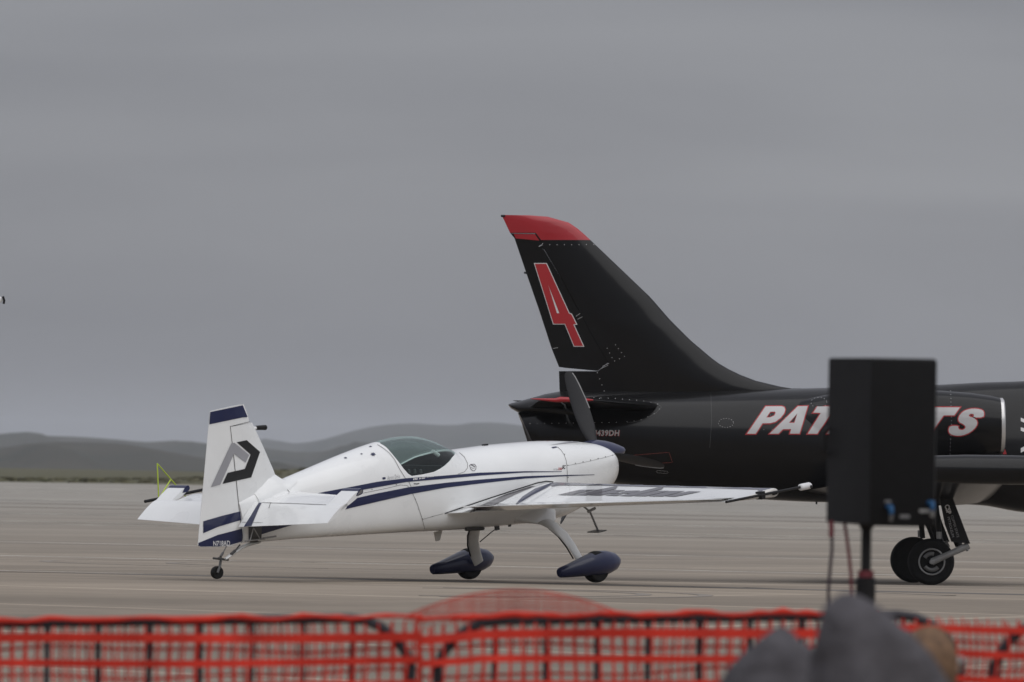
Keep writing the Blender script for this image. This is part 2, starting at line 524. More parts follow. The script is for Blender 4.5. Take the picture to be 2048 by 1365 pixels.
def strip(name, pts, w, m_, dz=.002, parent=apron):     # something laid along the apron: tar with wheel shadow, paint, rubber
    V, F = [], []
    P = [Vector(p) for p in pts]; Q = []
    for a, b_ in zip(P, P[1:]):
        n = max(1, int((b_-a).length/1.0)); Q += [a+(b_-a)*k/n for k in range(n)]
    Q.append(P[-1])
    for i, p in enumerate(Q):
        t = (Q[min(i+1,len(Q)-1)]-Q[max(i-1,0)]).normalized(); n = Vector((-t.y, t.x))*w/2
        for q in (p+n, p-n): V += [(q.x, q.y, zg(q.y)+dz), (q.x, q.y, zg(q.y)-.01)]
        if i: k = 4*i; F += [(k-4, k-2, k+2, k), (k-4, k-3, k+1, k), (k-2, k-1, k+3, k+2)]
    return mk(name, V, F, m_, parent, None)
def gp(px, py):                                         # apron point at a pixel
    d = ray(px, py); Y = 60.
    best = None
    while Y < 565:
        p = EYE + d*(Y/d.y)
        if p.z <= zg(Y): best = p; break
        Y += .1
    return Vector((best.x, best.y)) if best else Vector((p.x, p.y))
a = gp(1064, 1167.5); strip('tar_joint_shadow', [a-ux*34, a+ux*34], .8, TAR_SHADOW)  # tar joint, with the contact shadow at the white plane's wheels painted in
a = gp(1860, 1171.5); strip('tar_joint_shadow', [a-ux*30, a+ux*16], .8, TAR_SHADOW)  # same at the jet: joint and wheel shadow in one dark strip
for px, py, w in ((200, 1116, .3), (200, 1146, .22), (200, 1088, .35), (900, 1064, .5), (300, 1048, .5), (300, 1032, 1.), (300, 1004, 1.4), (700, 996, 1.6), (100, 977, 4.)):
    a = gp(px, py); strip('worn_line', [a-ux*60, a+ux*60], w, PAINTL)
for px, py, w, l in ((180, 1017, 2.2, 60), (900, 1100, .5, 16), (1500, 1033, 1.5, 30)):
    a = gp(px, py); strip('rubber_streak', [a-ux*l, a+ux*l], w, SKID)
def arc(cx, cy, r, a0, a1, n=24): return [(cx+r*math.cos(R(a0+(a1-a0)*k/n)), cy+r*1.0*math.sin(R(a0+(a1-a0)*k/n))) for k in range(n+1)]
c = gp(300, 1126); strip('tyre_mark', arc(c.x+3, c.y, 4.5, 95, 265), .16, SKID, .004); strip('tyre_mark', arc(c.x+4.6, c.y, 4.3, 95, 265), .16, SKID, .004)
c = gp(1290, 1190); strip('tyre_mark', arc(c.x-2.2, c.y, 2.2, -90, 90), .14, SKID, .004); strip('tyre_mark', arc(c.x-2.0, c.y, 2.6, -90, 90), .14, SKID, .004)
a = gp(1500, 1176); b_ = gp(1900, 1192); strip('tyre_mark', [a, b_], .14, SKID, .004)

# ------------------------------------------------------------------ rough grass beyond the apron, hills
GRASS = mat('rough_grass', (.058,.062,.026), .95, col2=(.098,.084,.042), vscale=.35, bump=.15, bscale=1.2)
CREST = APRON_END+90
prof = [(-900,957),(0,956),(200,958),(400,956),(480,950),(550,941),(640,938),(760,936),(1000,940),(1400,950),(1700,955),(2100,957),(3000,957)]
rg = random.Random(3)
V, F = [], []
nx, xs = 400, np.linspace(-900, 3000, 400)
tops = pchip([p[0] for p in prof], [p[1] for p in prof], xs)
for q, (px, ty) in enumerate(zip(xs, tops)):
    base = at(px, 968, APRON_END)
    h = at(px, ty, CREST).z
    for k, (Y, f) in enumerate(((APRON_END-3, -.3), (APRON_END+3, .1), (APRON_END+25, .45), (APRON_END+55, .8), (CREST, 1.), (CREST+60, .9), (CREST+240, .5), (CREST+640, -.4))):
        z = PJ.z + (h-PJ.z)*f + (rg.uniform(-.05,.05) if 0 < k < 6 else 0)
        V.append((base.x*Y/APRON_END, Y + rg.uniform(-2,2)*(k>0), z if k else PJ.z-.3))
n8 = 8
for q in range(nx-1):
    for k in range(n8-1): F.append((q*n8+k, (q+1)*n8+k, (q+1)*n8+k+1, q*n8+k+1))
verge = kind(mk('grass_verge', V, F, GRASS), 'structure')
# tufts along its brow
mb = MB()
for _ in range(1500):
    px = rg.uniform(-300, 2300); k = rg.random()
    Y = APRON_END+4 + 90*k; ty = float(np.interp(px, xs, tops)); h = at(px, ty, CREST).z
    f = np.interp(Y, [APRON_END+3, APRON_END+25, APRON_END+55, CREST], [.1,.45,.8,1.])
    p = at(px, 960, Y); z = PJ.z + (h-PJ.z)*f; s = rg.uniform(.02,.10); w = rg.uniform(.2,.9)
    mb.add([(p.x-w, Y, z-.1), (p.x+w, Y+rg.uniform(-.3,.3), z-.1), (p.x+w*.3, Y+.15, z+s), (p.x-w*.4, Y, z+s*.8), (p.x, Y+.5, z-.1)], [(0,1,2,3),(1,4,2),(4,0,3,2)])
tuf = kind(mb.build('grass_tufts', GRASS, None, None), 'stuff', 'rough dry grass tufts along the far edge of the apron')

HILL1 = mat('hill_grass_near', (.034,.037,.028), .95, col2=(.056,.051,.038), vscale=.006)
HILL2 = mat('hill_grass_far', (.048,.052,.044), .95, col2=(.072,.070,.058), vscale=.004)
def hills(name, prof, Y, depth, m_, rough, seed):
    rr = random.Random(seed)
    ph = [(rr.uniform(.002,.02), rr.uniform(0,6.28), rr.uniform(.3,1)) for _ in range(8)]
    xs = np.linspace(-2500, 4600, 240)
    px0 = [p[0] for p in prof]; py0 = [p[1] for p in prof]
    xp = [-2500, -1400, -500] + px0 + [2900, 3600, 4600]
    yp = [py0[0]+12, py0[0]-10, py0[0]+6] + py0 + [py0[-1]-8, py0[-1]+10, py0[-1]]
    tops = pchip(xp, yp, xs)
    V, F = [], []; nv = 14
    for q, (px, ty) in enumerate(zip(xs, tops)):
        p = at(px, ty, Y)
        for k in range(nv):
            t = k/(nv-1)*2-1
            f = max(0, 1-t*t)**1.1
            gul = sum(a_*math.sin(px*w_*2 + t*5*a_ + o_) for w_, o_, a_ in ph)*rough*(1-f)*f*4
            yy = Y + depth*t
            V.append((p.x*yy/Y, yy, -1.2 + (p.z+1.2)*f + gul))
    for q in range(len(xs)-1):
        for k in range(nv-1): F.append((q*nv+k, (q+1)*nv+k, (q+1)*nv+k+1, q*nv+k+1))
    return kind(mk(name, V, F, m_, None, 80), 'structure')
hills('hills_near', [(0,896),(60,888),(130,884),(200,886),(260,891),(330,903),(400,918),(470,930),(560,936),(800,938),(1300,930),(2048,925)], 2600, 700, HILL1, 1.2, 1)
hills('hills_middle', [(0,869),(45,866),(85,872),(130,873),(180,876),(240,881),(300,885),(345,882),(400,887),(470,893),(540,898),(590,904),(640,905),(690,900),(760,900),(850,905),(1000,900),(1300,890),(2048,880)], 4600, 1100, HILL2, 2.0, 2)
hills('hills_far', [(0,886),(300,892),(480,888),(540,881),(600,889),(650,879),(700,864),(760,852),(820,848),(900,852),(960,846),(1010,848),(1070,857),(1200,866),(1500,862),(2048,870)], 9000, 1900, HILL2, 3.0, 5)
# ------------------------------------------------------------------ shared aircraft shapes
def section(x, hw, zt, zb, zm, nt_, nb, N=56, xb=None):
    """closed fuselage ring; x at the top, xb at the bottom (slanted stations)"""
    if xb is None: xb = x
    pts = []
    for k in range(N):
        a = 2*math.pi*k/N; c, s = math.cos(a), math.sin(a)
        n = nt_ if s >= 0 else nb
        y = hw*sgp(c, 2/n); z = zm + (zt-zm)*sgp(s, 2/n) if s >= 0 else zm + (zm-zb)*sgp(s, 2/n)
        f = (z-zb)/max(zt-zb, 1e-6)
        pts.append(Vector((xb + (x-xb)*f, y, z)))
    return pts
def foil(t, n=14):                          # symmetric section, chord 0..1, half-thickness list
    xs = [(1-math.cos(math.pi*i/n))/2 for i in range(n+1)]
    return [(x, 5*t*(.2969*math.sqrt(x)-.126*x-.3516*x*x+.2843*x**3-.1015*x**4) + .0015) for x in xs]
def blunt(t, n=14):                         # thick near the nose, straight to the trailing edge
    xs = [(1-math.cos(math.pi*i/n))/2 for i in range(n+1)]; o = []
    for x in xs:
        q = 1-(1-x/.13)**2 if x < .13 else 0
        o.append((x, t/2*(math.sqrt(max(q,0)) if x < .13 else (1-x)/.87) + .002))
    return o
def blunt_ring(le, te, t, up, n=14):
    c = te-le; L = c.length; prof = blunt(t, n)
    return [le + c*x + up*(h*L) for x, h in prof] + [le + c*x - up*(h*L) for x, h in prof[::-1]]
def foil_ring(le, te, t, up, n=14):         # le, te Vectors; up unit thickness direction
    c = te-le; L = c.length
    prof = foil(t, n)
    top = [le + c*x + up*(h*L) for x, h in prof]; bot = [le + c*x - up*(h*L) for x, h in prof[::-1]]
    return top + bot[1:-1] if False else top + bot
def surf(secs, n=14):                       # secs: (le, te, thickness ratio, up)
    mb = MB(); mb.loft([foil_ring(*s, n=n) for s in secs]); return mb
def wheel(name, c, axis, r, w, parent, hubr=.5, hubmat=None, tyre=RUBBER):
    Mx = axisM(c, axis)
    rt = (r - r*hubr)/2 * 1.0
    prof = []
    for k in range(13):                     # rounded tyre section
        a = math.pi*(k/12) - math.pi/2
        prof.append((r - (r*.16) + r*.16*math.cos(a) if True else 0, w/2*math.sin(a)))
    prof = [(r*hubr, -w*.42), (r*.8, -w*.5)] + [(r*.86 + r*.14*math.cos(math.pi*(k/10)-math.pi/2), w*.5*math.sin(math.pi*(k/10)-math.pi/2)) for k in range(11)] + [(r*.8, w*.5), (r*hubr, w*.42)]
    mb = MB(); mb.lathe(prof, Mx, 40)
    o = mb.build(name, tyre, parent)
    h = MB(); h.lathe([(r*hubr*1.02, -w*.40), (r*hubr*.9, -w*.36), (r*hubr*.8, -w*.2), (r*.12, -w*.22), (r*.12, w*.22), (r*hubr*.8, w*.2), (r*hubr*.9, w*.36), (r*hubr*1.02, w*.40)], Mx, 32)
    h.build('rim', hubmat or STEELD, o)
    return o
def mirror(o, name=None):
    me = o.data.copy()
    for v in me.vertices: v.co.y = -v.co.y
    me.flip_normals()
    n = bpy.data.objects.new(name or o.name.split('.')[0], me); COL.objects.link(n); n.parent = o.parent
    return n

# ================================================================== white aerobatic plane
TH, AL = R(48), R(10)
ME = Matrix.Translation(PE) @ Matrix.Rotation(TH, 4, 'Z') @ Matrix.Rotation(-AL, 4, 'Y')
fe = Frame(ME)
EX = empty('aerobatic_plane', ME, 'white and navy single-seat aerobatic propeller plane parked on its tailwheel', 'airplane')
# fuselage: photo column, top row, bottom row, half width, widest height (0 bottom .. 1 top), roundness top / bottom
ST = [(478,1000,1087,.055,.5,2.2,3.2),(500,990,1086,.085,.5,2.2,3.4),(520,980,1085,.115,.5,2.1,3.6),(560,962,1081,.17,.45,2.1,4.0),(620,937,1077,.235,.42,2.1,4.2),
      (700,904,1072,.31,.42,2.05,4.4),(752,885,1069,.345,.42,2.0,4.4),(790,874,1067,.365,.42,2.0,4.4),(825,870,1065.5,.38,.42,2.0,4.4),(860,876.5,1063.5,.388,.42,2.0,4.2),
      (885,889,1062,.392,.43,2.05,4.2),(902,898.5,1061,.395,.44,2.15,4.0),(930,895.5,1058.5,.398,.45,2.25,4.0),(980,889,1054,.405,.46,2.35,3.6),(1040,883.5,1047,.42,.47,2.45,3.4),
      (1085,880.5,1038,.435,.5,2.5,3.2),(1120,880.5,1022,.438,.52,2.5,3.0),(1150,882,1008,.437,.55,2.45,2.8),(1170,884.5,992,.428,.57,2.4,2.6),(1182,889,977,.40,.58,2.3,2.5),(1189,897,963,.345,.58,2.2,2.4)]
rows = []
for px, t, b_, hw, zm, n1, n2 in ST:
    T = fe.loc(px, t); B = fe.loc(px, b_)
    rows.append(((T.x+B.x)/2 if False else fe.loc(px, (t+b_)/2).x, hw, T.z, B.z, zm, n1, n2))
xs0 = [r[0] for r in rows]
xq = np.concatenate([np.linspace(xs0[0], xs0[-4], 84), np.linspace(xs0[-4], xs0[-1], 16)[1:]])
par = [pchip(xs0, [r[k] for r in rows], xq) for k in range(1, 7)]
rings = []
for i, x in enumerate(xq):
    hw, zt, zb, zm, n1, n2 = (float(p[i]) for p in par)
    rings.append(section(float(x), hw, zt, zb, zb+(zt-zb)*zm, n1, n2, 72))
fm = MB(); fm.loft(rings)
# canopy opening
cg = [(752,886,0),(760,888,-.07),(770,894.5,-.13),(779,903,-.19),(788,914,-.235),(797,926,-.27),(806,938,-.30),(815,948,-.32),(823,952.5,-.335),(845,949,-.335),(866,944,-.335),
      (876,938,-.315),(884,931,-.29),(890,923,-.25),(895,914,-.2),(898,907,-.12),(898.5,900,-.04)]
cp = [fe.loc(*q) for q in cg]
CP = [(p.x, p.z) for p in cp]
CP = CP + [(CP[-1][0], CP[-1][1]+.35), (CP[0][0], CP[0][1]+.35)]
(gi, go_) = cut_xz(fm.V, fm.F, CP)
me = bpy.data.meshes.new('fuselage'); me.from_pydata([tuple(v) for v in go_[0]], [], go_[1])
fus = link('fuselage', me, [WHITE, INTER], EX, 45)
sm = fus.modifiers.new('shell', 'SOLIDIFY'); sm.thickness = .022; sm.offset = -1; sm.material_offset = 1; sm.material_offset_rim = 0
canopy = mk('canopy', gi[0], gi[1], GLASS, EX, 60)
# cockpit: tub floor, seat, headrest bulkhead, panel
xr, xf = cp[0].x, cp[-1].x
zs = cp[8].z
mb = MB(); mb.box(((xr+xf)/2, 0, zs-.40), (xf-xr+.6, .6, .04)); mb.build('cockpit_floor', INTER, EX)
mb = MB()
sw = Matrix.Translation((xr+.34, 0, zs-.24)) @ Matrix.Rotation(R(-32), 4, 'Y')
mb.box((0,0,0), (.07,.42,.62), sw); mb.box((.25,0,-.24), (.46,.42,.08), sw); mb.build('pilot_seat', INTER, EX)
mb = MB(); mb.box((xf-.40, 0, zs-.10), (.03,.56,.24)); mb.build('instrument_panel', INTER, EX)
mb = MB(); p = fe.loc(865, 903, -.2); q = fe.loc(877, 911, -.2); mb.tube([p, q], .022, 8); mb.build('canopy_vent', WHITEV, EX)
for px in (818, 830, 842):
    mb = MB(); p = fe.loc(px, 943, -.1); mb.box(p, (.018,.02,.04)); mb.build('lever', GREYM, EX)
fusb = bvh_of([fus]); 
fusall = MB(); fusall.add(fm.V, fm.F); fullb = BVHTree.FromPolygons(fm.V, fm.F)

# wings (one built, one mirrored)
lr, tr = fe.loc(1108, 984.5, -.36), fe.loc(892, 1027, -.36)
lt, tt = fe.loc(1556, 983.6, -3.78), fe.loc(1462, 1003.5, -3.78)
lr.y = tr.y = -.36; lt.y = tt.y = -3.78
def wsec(f, t):
    le = lr.lerp(lt, f); te = tr.lerp(tt, f); c = (te-le).normalized()
    up = Vector((c.z, 0, -c.x)); up = up if up.z > 0 else -up
    return (le, te, t, up)
w0 = wsec(-.11, .155)
wsurf = MB(); wsurf.loft([blunt_ring(*q, n=26) for q in [w0] + [wsec(f, .15-.03*f) for f in np.linspace(0, 1, 9)]])
# aileron: the rear fifth of the outer wing, drooped slightly
def chordpt(f, k): a = wsec(f, .1); return a[0].lerp(a[1], k)
HC = .74
ah = [chordpt(.30, HC), chordpt(.985, HC)]
V, F = wsurf.V, wsurf.F
# split along the hinge: done in plan (x against span), so turn y into z for the cutter
Vp = [Vector((v.x, v.z, v.y)) for v in V]
A0, A1, B1, B0 = chordpt(.06, HC), chordpt(.97, HC), chordpt(.97, 1.12), chordpt(.06, 1.12)
(ai, wo) = cut_xz(Vp, F, [(p.x, p.y) for p in (A0, A1, B1, B0)])
back = lambda Vv: [Vector((v.x, v.z, v.y)) for v in Vv]
wing = mk('wing', back(wo[0]), wo[1], WHITE, EX, 50, None, True)
hd = (A1-A0).normalized()
def rot_about(V_, p, d, ang):
    Mx = Matrix.Translation(p) @ Matrix.Rotation(ang, 4, d) @ Matrix.Translation(-p); return [Mx @ v for v in V_]
av = back(ai[0])
tez_ = lambda V_: min(V_, key=lambda v: v.x).z
up_ = rot_about(av, A0, hd, R(8)); dn_ = rot_about(av, A0, hd, R(-8))
if tez_(up_) < tez_(dn_): up_, dn_ = dn_, up_
ail = mk('aileron', up_, ai[1], WHITE, EX, 50, None, True)
mirror(mk('aileron_tmp', dn_, ai[1], WHITE, EX, 50, None, True), 'aileron')
bpy.data.objects.remove(bpy.data.objects['aileron_tmp'])
# rounded white tip rib
mb = MB(); a, b_ = chordpt(.995, -.0), chordpt(.995, .46)
tp = wsec(1.0, .12)
rr_ = blunt_ring(tp[0], tp[1], .12, tp[3], 26)
mb.loft([[v.copy() for v in rr_], [tp[0].lerp(tp[1], .45) + (v-tp[0].lerp(tp[1], .45))*.9 + Vector((0,-.035,0)) for v in rr_], [tp[0].lerp(tp[1], .45) + (v-tp[0].lerp(tp[1], .45))*.6 + Vector((0,-.05,0)) for v in rr_]])
tipc = mb.build('wing_tip', DIRTYW, EX)
for o in (wing, tipc): mirror(o)
wbv = bvh_of([wing, ail])
# fin and rudder
c1 = crop(260, 780, 3.4125)
fo = c1([(462,1068),(545,145),(773,97),(812,190),(985,570),(1012,640)])
def fz(px, py): p = fe.loc(px, py); return p
te_b, te_t = fz(395.4, 1093), fz(419.7, 822.5)
le_pts = [fz(*q) for q in ((486.5,808.4),(496,832),(506,848),(528,897),(548.6,945),(556,968),(566,1000),(575,1040),(580,1092))]
zlo, zhi = te_b.z-.22, max(te_t.z, le_pts[0].z)+.12
lez = sorted([(p.z, p.x) for p in le_pts]); tez = sorted([(te_b.z, te_b.x), (te_t.z, te_t.x)])
secs = []
for z in np.linspace(zlo, zhi, 18):
    lx = np.interp(z, [q[0] for q in lez], [q[1] for q in lez]);
    if z > lez[-1][0]: lx += (z-lez[-1][0])*-.35
    tx = tez[0][1] + (tez[1][1]-tez[0][1])*(z-tez[0][0])/(tez[1][0]-tez[0][0])
    secs.append((Vector((lx,0,z)), Vector((tx,0,z)), .065/max(lx-tx,.3), Vector((0,1,0))))
fin_all = surf(secs, 16)
top = [(395.4,1093),(419.7,822.5),(486.5,808.4),(498,835.7),(499.5,846),(506,844.5)]
xz = lambda P: [(fe.loc(*p).x, fe.loc(*p).z) for p in P]
SH = -.03
rud = xz([(393,1080),(395.4,1091),(399,1094.3),(430,1094.3),(459,1092),(482,1085,SH),(482,1060,SH),(478.3,1022,SH),(460.4,853,SH),(499.4,846,SH),(498,836,SH),(487.5,808.4),(420,822.5)])
(ri, ro) = cut_xz(fin_all.V, fin_all.F, rud)
mk('rudder', ri[0], ri[1], WHITE, EX, 50)
rudder = bpy.data.objects['rudder']
finp = xz([(461.2,854.3,SH),(506.5,845.2,SH),(549.5,946),(566,975),(575,1000),(575,1035),(483.3,1035,SH),(479.2,1022,SH)])
(fi, _) = cut_xz(ro[0], ro[1], finp)
fin = mk('fin', fi[0], fi[1], WHITE, EX, 50)
fbv = BVHTree.FromPolygons(fin_all.V, fin_all.F)
# dorsal fillet between fin and fuselage
mb = MB()
mb.loft([section(fe.loc(px, 950).x, hw, fe.loc(px, t).z, fe.loc(px, b_).z, fe.loc(px, b_).z+.02, 1.5, 2, 24) for px, t, b_, hw in ((500,985,1012,.10),(530,955,1003,.11),(548,948,992,.12),(560,958,982,.13),(575,957,970,.12),(592,949,956,.06))])
mb.build('fin_fillet', WHITE, EX)
mb = MB(); p = fe.loc(514, 856); q = fe.loc(531, 855.5); mb.tube([p-Vector((.06,0,0)), p], .018, 8); mb.build('beacon_base', WHITE, EX)
mb = MB(); c = fe.loc(523, 856); dd = (q-p).normalized(); mb.tube([p-dd*.02, p, q, q+dd*.01], [.02,.024,.027,.018], 10); mb.build('beacon', BLACKM, EX)

# tailplane and elevators
b = 1.36
hy = -b
TEt, LEt = fe.loc(654.5, 1047, -b), fe.loc(724, 981, -b)
TEr = fe.loc(477, 1054.5, -.07)
hin = .50                                      # hinge fraction along the tip panel (from leading edge)
Ht = LEt.lerp(TEt, .47)                        # hinge line at the tip
Hr = Vector((Ht.x, -.07, Ht.z))
ed = (TEt-LEt).normalized(); eup = Vector((-ed.z, 0, ed.x)); eup = eup if eup.z > 0 else -eup
mbE = MB()
TEr2 = Vector((TEr.x, -.07, TEr.z))
mbE.loft([foil_ring(Vector((Ht.x+.03, y, Ht.z+.012)), Vector((TEr2.x+(TEt.x-TEr2.x)*((y+.07)/(-b+.07)), y, TEr2.z+(TEt.z-TEr2.z)*((y+.07)/(-b+.07)))), .16, eup, 12) for y in np.linspace(-.07, -b, 7)])
elev = mbE.build('elevator', WHITE, EX)
mbH = MB()
mbH.loft([foil_ring(LEt + Vector((.0, dy, 0)), LEt.lerp(TEt, .62) + Vector((0, dy, 0)), .14, eup, 12) for dy in (0, .08, .16, .235)])
horn = mbH.build('elevator_horn', WHITE, EX)
cs = math.cos(R(0))
St_le_t, St_le_r = Vector((Ht.x+.42, -b+.25, Ht.z+.012)), Vector((Ht.x+.62, -.02, Ht.z+.012))
mbS = MB()
mbS.loft([foil_ring(St_le_r.lerp(St_le_t, f), Vector((Ht.x, St_le_r.lerp(St_le_t, f).y, Ht.z)), .13, Vector((0,0,1)), 12) for f in np.linspace(0, 1, 6)])
stab = mbS.build('stabilizer', WHITE, EX)
# navy cap with a dark lightening pocket on the horn's inner end
cap = MB(); cap.loft([foil_ring(LEt.lerp(TEt, -.02) + Vector((0,dy,0)), LEt.lerp(TEt, .17) + Vector((0,dy,0)), .5, eup, 10) for dy in (-.004, .24)])
capo = cap.build('horn_cap', NAVY, EX)
pk = MB(); pk.loft([foil_ring(LEt.lerp(TEt, .0) + Vector((0,dy,0)), LEt.lerp(TEt, .15) + Vector((0,dy,0)), .36, eup, 10) for dy in (-.008, -.005)])
pko = pk.build('horn_pocket', GREYM, EX)
for o in (elev, horn, stab, capo, pko): mirror(o)
ebv = bvh_of([elev, stab, horn])

# spinner and propeller
sb, stp = fe.loc(1188, 908), fe.loc(1250, 900.5)
ax = (stp-sb).normalized()
Msp = axisM(sb, ax); Ls = (stp-sb).length
mb = MB(); mb.lathe([(.145,-.10),(.15,0),(.144,Ls*.15),(.126,Ls*.36),(.098,Ls*.58),(.064,Ls*.78),(.038,Ls*.92),(.018,Ls*.975),(.003,Ls)], Msp, 40)
spin = mb.build('spinner', NAVY, EX)
side = Vector((0,-1,0)); upv = ax.cross(Vector((0,1,0))).normalized(); upv = upv if upv.z > 0 else -upv
hub = sb + ax*.05
def blade(ang, name='propeller_blade'):
    d = upv*math.cos(ang) + side*math.sin(ang)       # spanwise
    tdir = d.cross(ax).normalized()
    mb = MB(); rings = []
    for r, ch, tw, th in ((.10,.08,62,.06),(.18,.12,56,.045),(.30,.165,50,.03),(.46,.18,46,.022),(.62,.17,43,.017),(.78,.145,41,.013),(.88,.118,40,.010),(.93,.09,40,.007),(.955,.055,40,.005),(.962,.02,40,.003)):
        tw = -R(tw); cd = (tdir*math.cos(tw) + ax*math.sin(tw)); nd = cd.cross(d).normalized()
        p = hub + d*r
        rings.append([p + cd*(ch/2*math.cos(2*math.pi*k/16)) + nd*(th/2*math.sin(2*math.pi*k/16)) for k in range(16)])
    mb.loft(rings); o = mb.build(name, CARBON, EX)
    # bare metal leading edge strip
    e = MB(); pts = []
    for r, ch, tw in ((.50,.18,45),(.62,.17,43),(.78,.145,41),(.88,.118,40),(.93,.09,40)):
        tw = -R(tw); cd = (tdir*math.cos(tw) + ax*math.sin(tw)); pts.append(hub + d*r - cd*(ch/2))
    e.tube(pts, .006, 6); e.build('leading_edge_guard', LGREY, o)
for a in (-23, 97, 217): blade(R(a))

# landing gear
GR = Vector(((fe.I @ at(1190,1167,DE-.61)).x, 0, 0))
def P(px, py, y): return fe.loc(px, py, y)
trk = .915
wc = P(1192, 1134, -trk); rW = .17
Wf = fe.I @ Vector((0,0,0))
down = (fe.r @ Vector((0,0,-1))).normalized(); fwdl = (fe.r @ (ME.to_3x3() @ Vector((1,0,0)) * Vector((1,1,0)))).normalized()
for sgn in (1, -1):
    S_ = lambda p: Vector((p.x, p.y*sgn, p.z))
    w = wheel('wheel', S_(wc), (0,1,0), rW, .125, EX, .5, PINK)
    # spats: streamlined pod round the wheel
    mb = MB(); rings = []
    nose, tail = P(1239, 1121, -trk), P(1118, 1146, -trk)
    for f, hw, hu, hd_ in ((0,.012,.012,.012),(.03,.045,.05,.05),(.10,.08,.10,.095),(.22,.105,.135,.12),(.36,.115,.15,.118),(.52,.108,.132,.10),(.70,.085,.098,.085),(.86,.06,.07,.07),(.985,.042,.052,.055),(1.,.034,.04,.045)):
        c = nose.lerp(tail, f); rings.append([S_(c + Vector((0, hw*math.cos(2*math.pi*k/28), (hu if math.sin(2*math.pi*k/28) > 0 else hd_)*sgp(math.sin(2*math.pi*k/28), .85)))) for k in range(28)])
    mb.loft(rings); mb.build('wheel_fairing', NAVY, EX)
    # curved flat leg
    mb = MB()
    pts = [P(1082, 1040, -.42), P(1104, 1051, -.54), P(1127, 1071, -.65), P(1144, 1093, -.715), P(1157, 1115, -.74), P(1166, 1132, -.75)]
    if sgn == -1: pts = [q for q in pts]
    mb.tube([S_(q) for q in pts], [(.105,.019),(.10,.019),(.088,.017),(.078,.016),(.068,.015),(.06,.014)], 14, flat=(1,0,0))
    mb.build('gear_leg', LEGW, EX)
    br = MB(); br.tube([S_(q + Vector((-.085,0,.0))) for q in pts[:5]], .008, 6); br.build('brake_line', BLACKM, EX)
    mb = MB()
    q0 = P(1060, 1030, -.30)
    mb.loft([[S_(P(px, py, y) + Vector((hx*math.cos(2*math.pi*k/20), 0, hz*math.sin(2*math.pi*k/20)))) for k in range(20)] for px, py, y, hx, hz in ((1050,1020,-.22,.42,.13),(1070,1026,-.34,.34,.10),(1084,1035,-.42,.22,.06),(1094,1043,-.46,.14,.03))])
    mb.build('leg_fairing', WHITE, EX)
# belly bits
mb = MB(); p = P(876, 1063, 0); mb.loft([[p+Vector((a,b2,0)) for a,b2 in ((-.06,-.01),(.06,-.01),(.06,.01),(-.06,.01))], [p+Vector((a-.02,b2,-.10)) for a,b2 in ((-.03,-.006),(.03,-.006),(.03,.006),(-.03,.006))]]); mb.build('belly_antenna', DIRTYW, EX)
mb = MB(); mb.tube([P(995,1052,-.2), P(993,1058,-.2), P(985,1063,-.25), P(960,1084,-.3)], .006, 6); mb.build('brake_hose', STEELD, EX)
mb = MB(); mb.box(P(1019,1049,-.2), (.03,.02,.05)); mb.build('tie_down_ring', STEELD, EX)
mb = MB(); mb.box(P(994,1056,-.2), (.05,.03,.05)); mb.build('hose_bracket', STEELD, EX)
mb = MB(); mb.tube([P(890,1058,0)-Vector((0,.3,0)), P(925,1056.5,0)-Vector((0,.3,0))], .02, 8); mb.build('exhaust_outlet', STEELD, EX)

# tailwheel
tw = P(434, 1146, 0); rT = .068
wheel('tail_wheel', P(434,1145.5,0), (.25,1,0), rT, .06, EX, .45)
mb = MB(); mb.tube([P(515,1085,0), P(498,1089,0), P(480,1097,0), P(462,1110,0), P(450,1119,0)], [(.045,.016),(.042,.016),(.036,.014),(.03,.012),(.024,.012)], 10, flat=(0,1,0)); mb.build('tail_spring', LEGW, EX)
mb = MB(); mb.tube([P(443,1116,0), P(441,1124,0), P(440,1132,-.05), P(435,1146,-.05)], .014, 8); mb.tube([P(441,1124,0), P(440,1132,.05), P(435,1146,.05)], .014, 8); mb.tube([P(427,1117,-.05), P(456,1120,.05)], .012, 8); mb.build('tail_wheel_fork', STEELD, EX)
mb = MB(); mb.tube([P(453,1093,-.03), P(446,1106,-.04)], .006, 6); mb.tube([P(446,1106,-.04), P(441,1114,-.05)], .013, 8); mb.tube([P(441,1114,-.05), P(432,1118,-.05)], .006, 6); mb.build('steering_spring', STEELD, EX)
mb = MB(); mb.tube([P(480,1090,-.02), P(468,1104,-.02)], .009, 6); mb.tube([P(470,1102,-.02), P(462,1109,-.02)], .016, 8); mb.build('steering_link', STEELD, EX)

# wingtip rods and the fluorescent sighting frame
yt = -3.86
mb = MB(); mb.tube([P(1452,1004.5,yt), P(1600,975,yt)], .014, 8); mb.build('wingtip_rod', BLACKM, EX)
mb = MB(); q = P(1612, 973, yt); d_ = (P(1612,973,yt)-P(1560,983.5,yt)).normalized()
mb.tube([q-d_*.10, q-d_*.09, q+d_*.05, q+d_*.075], [.025,.036,.036,.022], 12); mb.build('wingtip_camera', WHITEV, EX)
mb = MB(); mb.lathe([(.016,0),(.014,.012)], axisM(P(1622, 973.5, yt-.036), (0,-1,0)), 14); mb.build('camera_lens', BLACKV, EX)
mb = MB(); mb.box(P(1521, 991, yt+.03), (.06,.08,.08)); mb.build('rod_clamp', BLACKM, EX)
mb = MB(); mb.box(P(1547, 986.5, yt+.03), (.05,.07,.035)); mb.build('rod_clamp', BLACKM, EX)
yl = 3.86
mb = MB(); mb.tube([P(290,1003.5,yl), P(470,967,yl)], .017, 8); mb.build('wingtip_rod', BLACKM, EX)
mb = MB(); A_, B_, C_ = P(314.5,927.5,yl+.02), P(317.5,1000,yl+.02), P(365,982,yl+.02)
